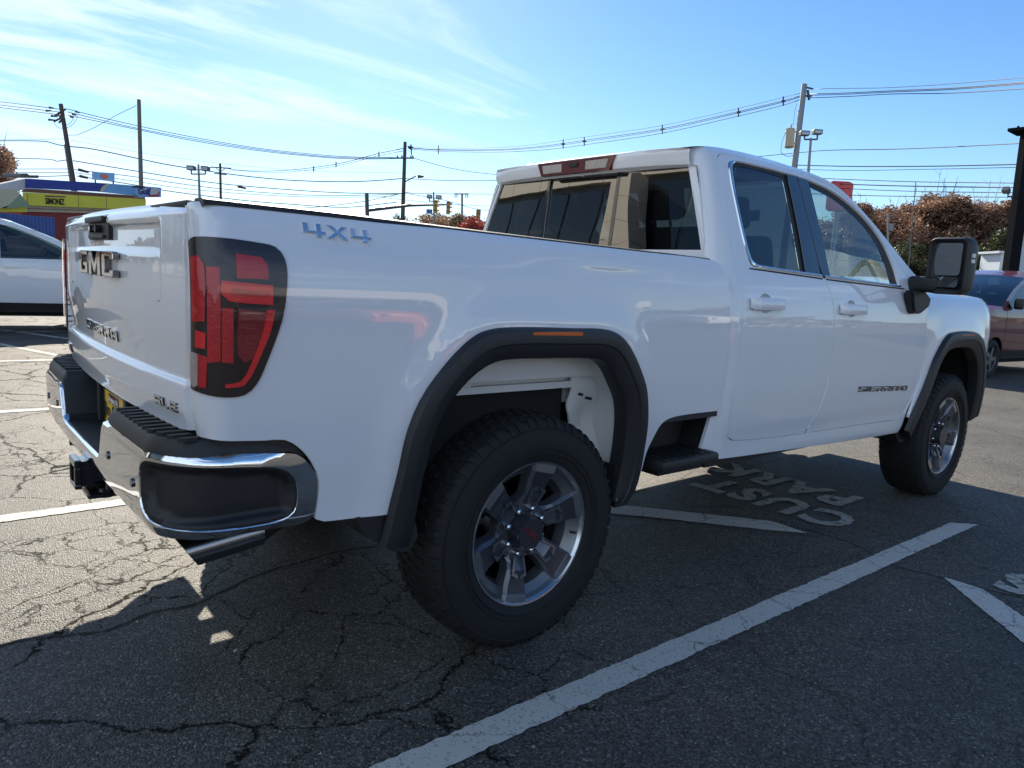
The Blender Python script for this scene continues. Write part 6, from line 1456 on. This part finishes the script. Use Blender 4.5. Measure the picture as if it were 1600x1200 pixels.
board('wall', [(34, 330), (222, 335), (222, 395), (34, 395)], 'store_red', -6, 6.0)
board('parapet_side', [(-30, 294), (0, 287), (37, 279), (37, 296), (15, 300), (-30, 303)], 'store_white', -.2, .3)
board('awning_face', [(-30, 294), (11, 295), (17, 303), (0, 320), (-30, 330)], 'cream', .1, .5)
board('awning_side', [(17, 303), (33, 322), (-5, 325)], 'awning_green', .1, .52)
board('awning_band', [(-30, 322), (34, 320), (34, 331), (-30, 331)], 'store_yellow', .05, .3)
board('roof_unit', [(50, 275), (54, 271), (61, 271), (65, 274), (79, 274), (79, 278.5), (50, 278)], 'lamp_dark', -2, 1.2)
text_obj('lettering', 'SIMONIZ', .40, 'ink_black', frame(tuple(onp(64.5, 318.3)+hn*.28), tuple(onp(97, 319.9)-onp(64.5, 318.3)), (0, 0, 1)), None, extrude=.01, offset=.010, sx=.62).parent = ys
ys.children[0].matrix_parent_inverse = Matrix.Translation(Vector(store.location)) if False else Matrix()
gl_ = board('round_sign', [(201, 293), (206, 290), (242, 293), (242, 308), (208, 308), (201, 304)], 'store_lightblue', .3, .15)
board('sign_top', [(201, 290), (216, 291), (216, 293.5), (201, 293)], 'ink_black', .3, .2)
board('sign_swoosh', [(222, 304), (236, 304), (238, 299), (240, 299), (238, 307), (222, 308)], 'sign_red', .455, .01)
board('sign_oval', [(204, 296), (208, 292.8), (237, 294), (240, 298), (236, 303), (212, 305), (204, 302)], 'store_white', .452, .01)
t_ = text_obj('lettering', 'Gulf', .46, 'store_blue', frame(tuple(onp(205, 303)+hn*.48), tuple(onp(240, 304)-onp(205, 303)), (0, 0, 1)), None, extrude=.01, offset=.02, sx=1.05); t_.parent = gl_
for o in (ys.children[0], t_): o.matrix_parent_inverse = Matrix.Identity(4); o.location = (0, 0, 0)
ys_l = [o for o in ys.children if 'lettering' in o.name]
bb = empty('billboard', tuple(onp(162, 286, -1.5)), 0, 'small light blue billboard on posts above the store roof', 'billboard')
bm = bmesh.new(); P = [onp(147, 268.5, -1.5), onp(179, 270.5, -1.5), onp(179, 283.5, -1.5), onp(147, 280.5, -1.5)]; A_ = [bm.verts.new(p) for p in P]; B_ = [bm.verts.new(p-hn*.15) for p in P]; bm.faces.new(A_); bm.faces.new(B_[::-1]); [bm.faces.new((A_[i], A_[(i+1) % 4], B_[(i+1) % 4], B_[i])) for i in range(4)]
part_at(bb, 'panel', bm, 'store_lightblue', None)
bm = bmesh.new(); P = [onp(158, 272, -1.45), onp(168, 273, -1.45), onp(170, 277, -1.45), onp(164, 280.5, -1.45), onp(158, 277, -1.45)]; bm.faces.new([bm.verts.new(p) for p in P]); part_at(bb, 'emblem', bm, 'orange_paint', None)
bm = bmesh.new()
for x in (149, 177): tube(bm, onp(x, 281, -1.6), onp(x, 290, -1.6), .04, seg=6)
part_at(bb, 'post', bm, 'lamp_dark')
# blue corrugated container in front of the red wall
ct = empty('shipping_container', tuple(at(40, 350, 29)), 0, 'blue corrugated container between the white SUV and the red wall', 'container')
a = Vector(at(-45, 330, 29)); b = Vector(at(84, 340, 31)); bm = bmesh.new(); d = Vector((b.x-a.x, b.y-a.y, 0)); n = 44; top = a.z*0+2.45
ztop = float(at(40, 335.5, 30)[2]); pts = []
for i in range(n*2+1):
    p = Vector((a.x, a.y, 0))+d*(i/(n*2)); o_ = (.05 if (i//1) % 4 in (0, 1) else 0); pts.append(p+hn*o_)
for p, q in zip(pts[:-1], pts[1:]): bm.faces.new([bm.verts.new((v.x, v.y, z)) for v, z in ((p, 0), (q, 0), (q, ztop), (p, ztop))])
e = Vector((b.x, b.y, 0)); bk_ = e-hn*2.4; bm.faces.new([bm.verts.new((v.x, v.y, z)) for v, z in ((e, 0), (bk_, 0), (bk_, ztop), (e, ztop))]); f_ = Vector((a.x, a.y, 0)); bm.faces.new([bm.verts.new((v.x, v.y, ztop)) for v in (f_, e, bk_, f_-hn*2.4)])
part_at(ct, 'shell', bm, 'container_blue', None)

# ---- black column, floodlight and pale building at the right edge
tw = empty('sign_column', tuple(at(1580, 420, 20)), 0, 'tall black steel column leaning at the right edge of the picture', 'column')
bm = bmesh.new(); t0 = V3(1607, 205, 20); b0 = V3(1579, 420, 20); d = b0-t0; b1 = t0+d*(t0.z/(t0.z-b0.z)); ux = Vector(CR); ux.z = 0; ux.normalize(); uf = Vector(CF); uf.z = 0; uf.normalize()
for (w, q) in ((.13, 0),):
    vs1 = [bm.verts.new(t0+ux*i*w+uf*j*w) for i, j in ((-1, -1), (1, -1), (1, 1), (-1, 1))]; vs2 = [bm.verts.new(b1+ux*i*w*1.15+uf*j*w*1.15) for i, j in ((-1, -1), (1, -1), (1, 1), (-1, 1))]
    bm.faces.new(vs1); bm.faces.new(vs2[::-1]); [bm.faces.new((vs1[i], vs1[(i+1) % 4], vs2[(i+1) % 4], vs2[i])) for i in range(4)]
part_at(tw, 'shaft', bm, 'tower_black', None)
bm = bmesh.new(); p = V3(1600, 204, 20); bx(bm, (-.32, -.3, -.04), (.5, .3, .04), Matrix.Translation(p)); tube(bm, V3(1591, 197, 20), V3(1591, 203, 20), .03, seg=6); part_at(tw, 'top_plate', bm, 'tower_black', None)
fl = empty('floodlight', tuple(at(1572, 298, 20)), 0, 'single small floodlight on an arm left of the black column', 'floodlight')
bm = bmesh.new(); M = Matrix.Translation(V3(1572, 297, 20)) @ Matrix.Rotation(R_(20), 4, 'Y'); bx(bm, (-.11, -.09, -.07), (.11, .09, .06), M, bevel=.02); part_at(fl, 'lamp_head', bm, 'pole_steel', None)
bm = bmesh.new(); tube(bm, V3(1575, 300, 20), V3(1575, 307, 20), .02, seg=6); tube(bm, V3(1575, 307, 20), V3(1592, 307, 20), .02, seg=6); part_at(fl, 'arm', bm, 'lamp_dark')
pb = empty('pale_building', tuple(ground(1650, 560)), 0, 'pale blue-grey building corner behind the maroon SUV, at the right edge', 'building')
a = V3(1592, 418, 26); zt = V3(1592, 345, 26).z; bm = bmesh.new(); p = Vector((a.x, a.y, 0)); q = p+ux*9; q.z = 0; 
vs1 = []
for v, z in ((p, 0), (q, 0), (q, 9.0), (p, 9.0)): vs1.append(bm.verts.new((v.x, v.y, z)))
bm.faces.new(vs1); rd_ = Vector((p.x-CP[0], p.y-CP[1], 0)).normalized(); vs2 = [bm.verts.new(v.co+rd_*6) for v in vs1]; bm.faces.new(vs2[::-1]); [bm.faces.new((vs1[i], vs1[(i+1) % 4], vs2[(i+1) % 4], vs2[i])) for i in range(4)]
part_at(pb, 'wall', bm, 'building_pale', None)
sh = empty('small_shed', tuple(at(1560, 405, 42)), 0, 'small flat-roofed shelter in front of the trees, left of the column', 'shed')
M = Matrix(((ux.x, uf.x, 0, 0), (ux.y, uf.y, 0, 0), (0, 0, 1, 0), (0, 0, 0, 1))); c = V3(1561, 396, 42); M.translation = Vector((c.x, c.y, 0)); zz_ = c.z
bm = bmesh.new(); bx(bm, (-.65, -1, zz_-.05), (.8, 1, zz_+.08), M); part_at(sh, 'roof', bm, 'building_pale', None)
bm = bmesh.new(); bx(bm, (-.45, -.9, 0), (-.25, .9, zz_-.05), M); bx(bm, (.15, -.9, 0), (.7, .9, zz_-.6), M); part_at(sh, 'wall', bm, 'building_pale', None)
rs = empty('red_sign', tuple(at(1320, 300, 36)), 0, 'rounded red sign cabinet peeking over the windscreen pillar', 'sign')
M = Matrix(((ux.x, uf.x, 0, 0), (ux.y, uf.y, 0, 0), (0, 0, 1, 0), (0, 0, 0, 1))); M.translation = V3(1312, 302, 36)
bm = bmesh.new(); bx(bm, (-.62, -.25, -.9), (.62, .25, .58), M, bevel=.22); part_at(rs, 'cabinet', bm, 'sign_red', 50)
bm = bmesh.new(); c = V3(1312, 302, 36); tube(bm, (c.x, c.y, 0), (c.x, c.y, c.z-.9), .12, seg=10); part_at(rs, 'post', bm, 'pole_steel')

# ---- dealership behind and left of the camera: seen only as reflections in the back glass, tailgate and bumper
dl = empty('dealership_building', (-19, 14, 0), 0, 'two-storey dealership with beige panelled front behind the tailgate', 'building')
def at_dl(o): o.location = -Vector(dl.location); return o
box_ = lambda n, lo, hi, m: at_dl(box(n, lo, hi, m, dl))
box_('wall', (-30, 2, 0), (-19, 46, 12.6), 'facade_grey')
for k in range(15):
    y0 = 2.2+k*2.92
    for (z0, z1) in ((9.9, 11.1), (11.15, 12.5)): box_('facade_panel', (-18.98, y0, z0), (-18.7, y0+2.88, z1), 'facade_beige')
    box_('window', (-18.98, y0+.1, .4), (-18.93, y0+2.8, 3.9), 'facade_glass'); box_('window', (-18.98, y0+.1, 4.1), (-18.93, y0+2.8, 9.6), 'facade_glass')
bm = bmesh.new()
def portal(y0, y1, lean, zt):
    for k in range(7):
        z0 = k*zt/7+.01; z1 = (k+1)*zt/7-.01; a = lean*z0; b = lean*z1
        o = bmesh.new(); prism(o, [(y0+a, z0), (y1+a*.3, z0), (y1+b*.3, z1), (y0+b, z1)], lambda u, v, h: (h, u, v), -18.6, -17.2); at_dl(obj_bm('portal_panel', o, 'facade_beige', dl))
portal(14, 17.0, .25, 9.7)
bm.free()
# ---- low showroom across the lot behind the photographer (reflected along the truck's side)
sr = empty('showroom_building', (12, -42, 0), 0, 'long low white showroom far behind the photographer', 'building')
for (n, lo, hi, m) in (('wall', (-25, -52, 0), (50, -42, 5.2), 'facade_grey'), ('fascia', (-25.2, -42.3, 3.9), (50.2, -41.9, 5.4), 'store_white')):
    o = box(n, lo, hi, m, sr); o.location = -Vector(sr.location)
for k in range(24): o = box('window', (-24+k*3.1, -41.98, .4), (-24+k*3.1+2.8, -41.93, 3.6), 'facade_glass', sr); o.location = -Vector(sr.location)

# ================================================================== TREES
def leaf_mat(name, cols, transl=.25):
    m = new_mat(name); nt = m.node_tree; b = nt.nodes['Principled BSDF']; N = nt.nodes.new; L = nt.links.new
    g_ = N('ShaderNodeNewGeometry'); r = N('ShaderNodeValToRGB'); L(g_.outputs['Random Per Island'], r.inputs[0]); e = r.color_ramp.elements
    e[0].color = (*cols[0], 1); e[1].color = (*cols[-1], 1)
    for i, c in enumerate(cols[1:-1]): q = e.new((i+1)/(len(cols)-1)); q.color = (*c, 1)
    L(r.outputs[0], b.inputs['Base Color']); b.inputs['Roughness'].default_value = .6
    tr = N('ShaderNodeBsdfTranslucent'); L(r.outputs[0], tr.inputs[0]); mx = N('ShaderNodeMixShader'); mx.inputs[0].default_value = transl; out = nt.nodes['Material Output']
    L(b.outputs[0], mx.inputs[1]); L(tr.outputs[0], mx.inputs[2]); L(mx.outputs[0], out.inputs[0]); MATS[name] = m
leaf_mat('leaf_rust', [(.13, .062, .040), (.21, .105, .066), (.29, .17, .11), (.17, .085, .055), (.40, .28, .19)], .35)
leaf_mat('leaf_brown', [(.12, .07, .04), (.20, .12, .065), (.28, .18, .10), (.14, .08, .04)], .35)
leaf_mat('leaf_green', [(.018, .028, .010), (.035, .050, .014), (.055, .070, .02), (.028, .036, .012)], .3)
leaf_mat('leaf_red', [(.26, .03, .03), (.34, .07, .05), (.16, .03, .02)], .35)
def crown_mesh(name, seed, mat, n, rx, rz, leaf, blobs=14, bare=0.0):
    rd = random.Random(seed); V = []; F = []; C = []
    for _ in range(blobs):
        a = rd.uniform(0, 2*PI); h = rd.uniform(-.8, .85); rr = math.sqrt(max(0, 1-h*h))*rd.uniform(.25, .85); C.append((rr*math.cos(a)*rx, rr*math.sin(a)*rx, h*rz, rd.uniform(.22, .42)))
    for _ in range(n):
        c = C[rd.randrange(blobs)]; d = Vector((rd.gauss(0, 1), rd.gauss(0, 1), rd.gauss(0, 1))); d.normalize(); k = rd.random()**.45*c[3]*(1.25 if rd.random() < .15 else 1)
        p = Vector((c[0]+d.x*k*rx, c[1]+d.y*k*rx, c[2]+d.z*k*rz)); s = leaf*rd.uniform(.6, 1.35)
        u = Vector((rd.gauss(0, 1), rd.gauss(0, 1), rd.gauss(0, .7))).normalized(); w = u.cross(Vector((rd.gauss(0, 1), rd.gauss(0, 1), rd.gauss(0, 1)))).normalized(); b = len(V)
        V += [p-u*s*.6, p+w*s*.35, p+u*s*.6, p-w*s*.3]; F.append((b, b+1, b+2, b+3))
    me = bpy.data.meshes.new(name); me.from_pydata([tuple(v) for v in V], [], F); me.materials.append(MATS[mat]); me.update(); return me, C
def trunk_mesh(C, rz, h, seed, twigs=16, r=.16, rx=3):
    rd = random.Random(seed); bm = bmesh.new(); tube(bm, (0, 0, 0), (0, 0, h), r, r*.6, seg=8)
    for c in C:
        a = Vector((0, 0, h*rd.uniform(.7, 1.0))); e = Vector((c[0], c[1], h+rz*.9+c[2])); m_ = (a+e)/2+Vector((rd.uniform(-.3, .3), rd.uniform(-.3, .3), .2)); tube(bm, a, m_, r*.4, r*.22, seg=5, caps=False); tube(bm, m_, e, r*.22, .02, seg=5, caps=False)
    for _ in range(twigs):                                         # bare shoots that stand out of the crown
        c = C[rd.randrange(len(C))]; a = Vector((c[0]*.8, c[1]*.8, h+rz*.9+c[2])); e = a+Vector((rd.uniform(-.5, .5), rd.uniform(-.5, .5), rd.uniform(.7, 1.9)))*rz*.42; tube(bm, a, e, .025, .008, seg=4, caps=False)
        for _ in range(3): q = a.lerp(e, rd.uniform(.3, .9)); tube(bm, q, q+Vector((rd.uniform(-.5, .5), rd.uniform(-.5, .5), rd.uniform(.2, .7))), .010, .004, seg=3, caps=False)
    bmesh.ops.recalc_face_normals(bm, faces=bm.faces); me = bpy.data.meshes.new('trunk'); bm.to_mesh(me); bm.free(); me.materials.append(MATS['bark']); return me
KIND = {}
for k, (m_, sd_, n, rx, rz, lf) in enumerate((('leaf_rust', 1, 15000, 3.2, 3.0, .17), ('leaf_rust', 2, 15000, 3.0, 3.3, .16), ('leaf_brown', 3, 12000, 3.0, 2.8, .16), ('leaf_green', 4, 12000, 2.4, 2.2, .13), ('leaf_rust', 5, 6000, 2.6, 2.8, .16))):
    me, C = crown_mesh('crown', sd_, m_, n, rx, rz, lf); KIND[k] = (me, trunk_mesh(C, rz, 2.6, sd_+50), rx, rz)
def tree(label, px, ytop, d, kind, sc=1.0, group=None, name='autumn_tree', cat='tree', wide=1.0):
    c = at(px, 400, d); t = at(px, ytop, d); me, tm, rx, rz = KIND[kind]; H = t[2]; s = H/(2.6+rz*1.95)*sc; root = empty(name, (float(c[0]), float(c[1]), 0), random.uniform(0, 6), label, cat, group)
    a = bpy.data.objects.new('crown', me); col.objects.link(a); a.parent = root; a.scale = (s*wide, s*wide, s); a.location = (0, 0, (2.6+rz*.9)*s)
    b = bpy.data.objects.new('trunk', tm); col.objects.link(b); b.parent = root; b.scale = (s, s, s); return root
spec = [(1352, 318, 62, 0, 'rust-leaved tree rising right behind the windscreen pillar'), (1378, 326, 66, 2, 'brown tree second from the pillar'), (1402, 330, 60, 4, 'thin rust tree left of the thin pole'), (1420, 322, 68, 1, 'rust tree directly behind the thin pole'), (1446, 312, 63, 0, 'rust tree right of the thin pole, with a peak'), (1465, 303, 66, 1, 'tallest rust tree, above the door mirror'), (1488, 306, 62, 0, 'rust tree just right of the tallest one'), (1508, 311, 64, 2, 'brown tree above the right edge of the mirror'), (1528, 312, 60, 0, 'rust tree between the mirror and the column, left one'), (1548, 318, 63, 1, 'rust tree between the mirror and the column, middle one'), (1570, 323, 60, 0, 'rust tree touching the black column'), (1592, 320, 64, 1, 'rust tree behind the black column'), (1330, 330, 70, 2, 'brown tree seen through the front door window'), (1300, 338, 72, 0, 'rust tree hidden low behind the cab')]
for px, yt, d, k, lb in spec: tree(lb, px, yt, d, k, group='autumn trees beyond the lot', wide=1.15)
for px, yt, d, lb in ((1398, 372, 48, 'green bush left of the thin pole'), (1425, 368, 47, 'green bush behind the thin pole'), (1512, 362, 46, 'tall green shrub right of the door mirror'), (1532, 350, 50, 'dark green tree between mirror and shed'), (1552, 378, 52, 'green shrub just above the small shed')):
    tree(lb, px, yt, d, 3, name='green_shrub', cat='shrub', wide=1.1, group='green shrubs below the autumn trees')
for px, yt, d, k, lb in ((5, 229, 62, 1, 'reddish-brown tree at the left edge above the store'), (-25, 236, 66, 0, 'rust tree cut by the left edge')): tree(lb, px, yt, d, k, name='autumn_tree')
# bare tree, hedge and bushes between centre pole and cab
def bare(label, px, ytop, d, seed):
    rd = random.Random(seed); c = at(px, 400, d); H = float(at(px, ytop, d)[2]); root = empty('bare_tree', (float(c[0]), float(c[1]), 0), 0, label, 'tree'); bm = bmesh.new()
    def br(a, dr, L, r, lv):
        e = a+dr*L; tube(bm, a, e, r, r*.6, seg=5, caps=False)
        if lv == 0: return
        for _ in range(4): q = (dr+Vector((rd.uniform(-.7, .7), rd.uniform(-.7, .7), rd.uniform(-.1, .6)))).normalized(); br(a.lerp(e, rd.uniform(.6, 1)), q, L*.62, r*.6, lv-1)
    br(Vector((0, 0, 0)), Vector((0, 0, 1)), H*.42, .14, 4); obj_bm('branches', bm, 'bark', root); return root
bare('small bare tree at the foot of the centre pole', 622, 316, 64, 3); bare('small leafless tree right of the centre pole', 650, 322, 75, 8)
for px, yt, d, k, w_, lb in ((660, 334, 90, 2, 1.2, 'brown bush right of the centre pole'), (676, 338, 88, 4, 1.2, 'brown bush under the signals, left one'), (694, 343, 84, 2, 1.2, 'low brown bush under the signals, right one'), (708, 333, 60, 3, .9, 'dark green shrub left of the cab'), (727, 336, 62, 2, 1.0, 'brown bush left of the cab'), (760, 335, 60, 0, 1.0, 'rust bush next to the cab pillar')):
    tree(lb, px, yt, d, k, name='bush', cat='bush', wide=w_)
me, C = crown_mesh('crown', 77, 'leaf_red', 5000, 1.6, 1.2, .11); KIND[9] = (me, trunk_mesh(C, 1.2, 1.0, 9, 6), 1.6, 1.2); tree('bright red bush beside the cab pillar', 745, 343, 52, 9, name='bush', cat='bush')
# far backdrop of woods all round, so the horizon is never empty
rd = random.Random(5); V = []; F = []
for k in range(15000):
    a = rd.uniform(0, 2*PI); R = rd.uniform(150, 210); h = rd.random()**.7*(6+3*math.sin(a*9)+2*math.sin(a*23+1)); p = Vector((R*math.cos(a), R*math.sin(a), h)); s = rd.uniform(1.2, 2.6); u = Vector((rd.gauss(0, 1), rd.gauss(0, 1), rd.gauss(0, 1))).normalized(); w = u.orthogonal().normalized(); b = len(V); V += [p-u*s*.6, p+w*s*.5, p+u*s*.6, p-w*s*.5]; F.append((b, b+1, b+2, b+3))
o = mk('far_woods', V, F, 'leaf_brown'); setp(o, 'distant brown woods along the horizon', kind='stuff')
print('objects', len(bpy.data.objects), 'tris', sum(len(o.data.polygons) for o in bpy.data.objects if o.type == 'MESH'))
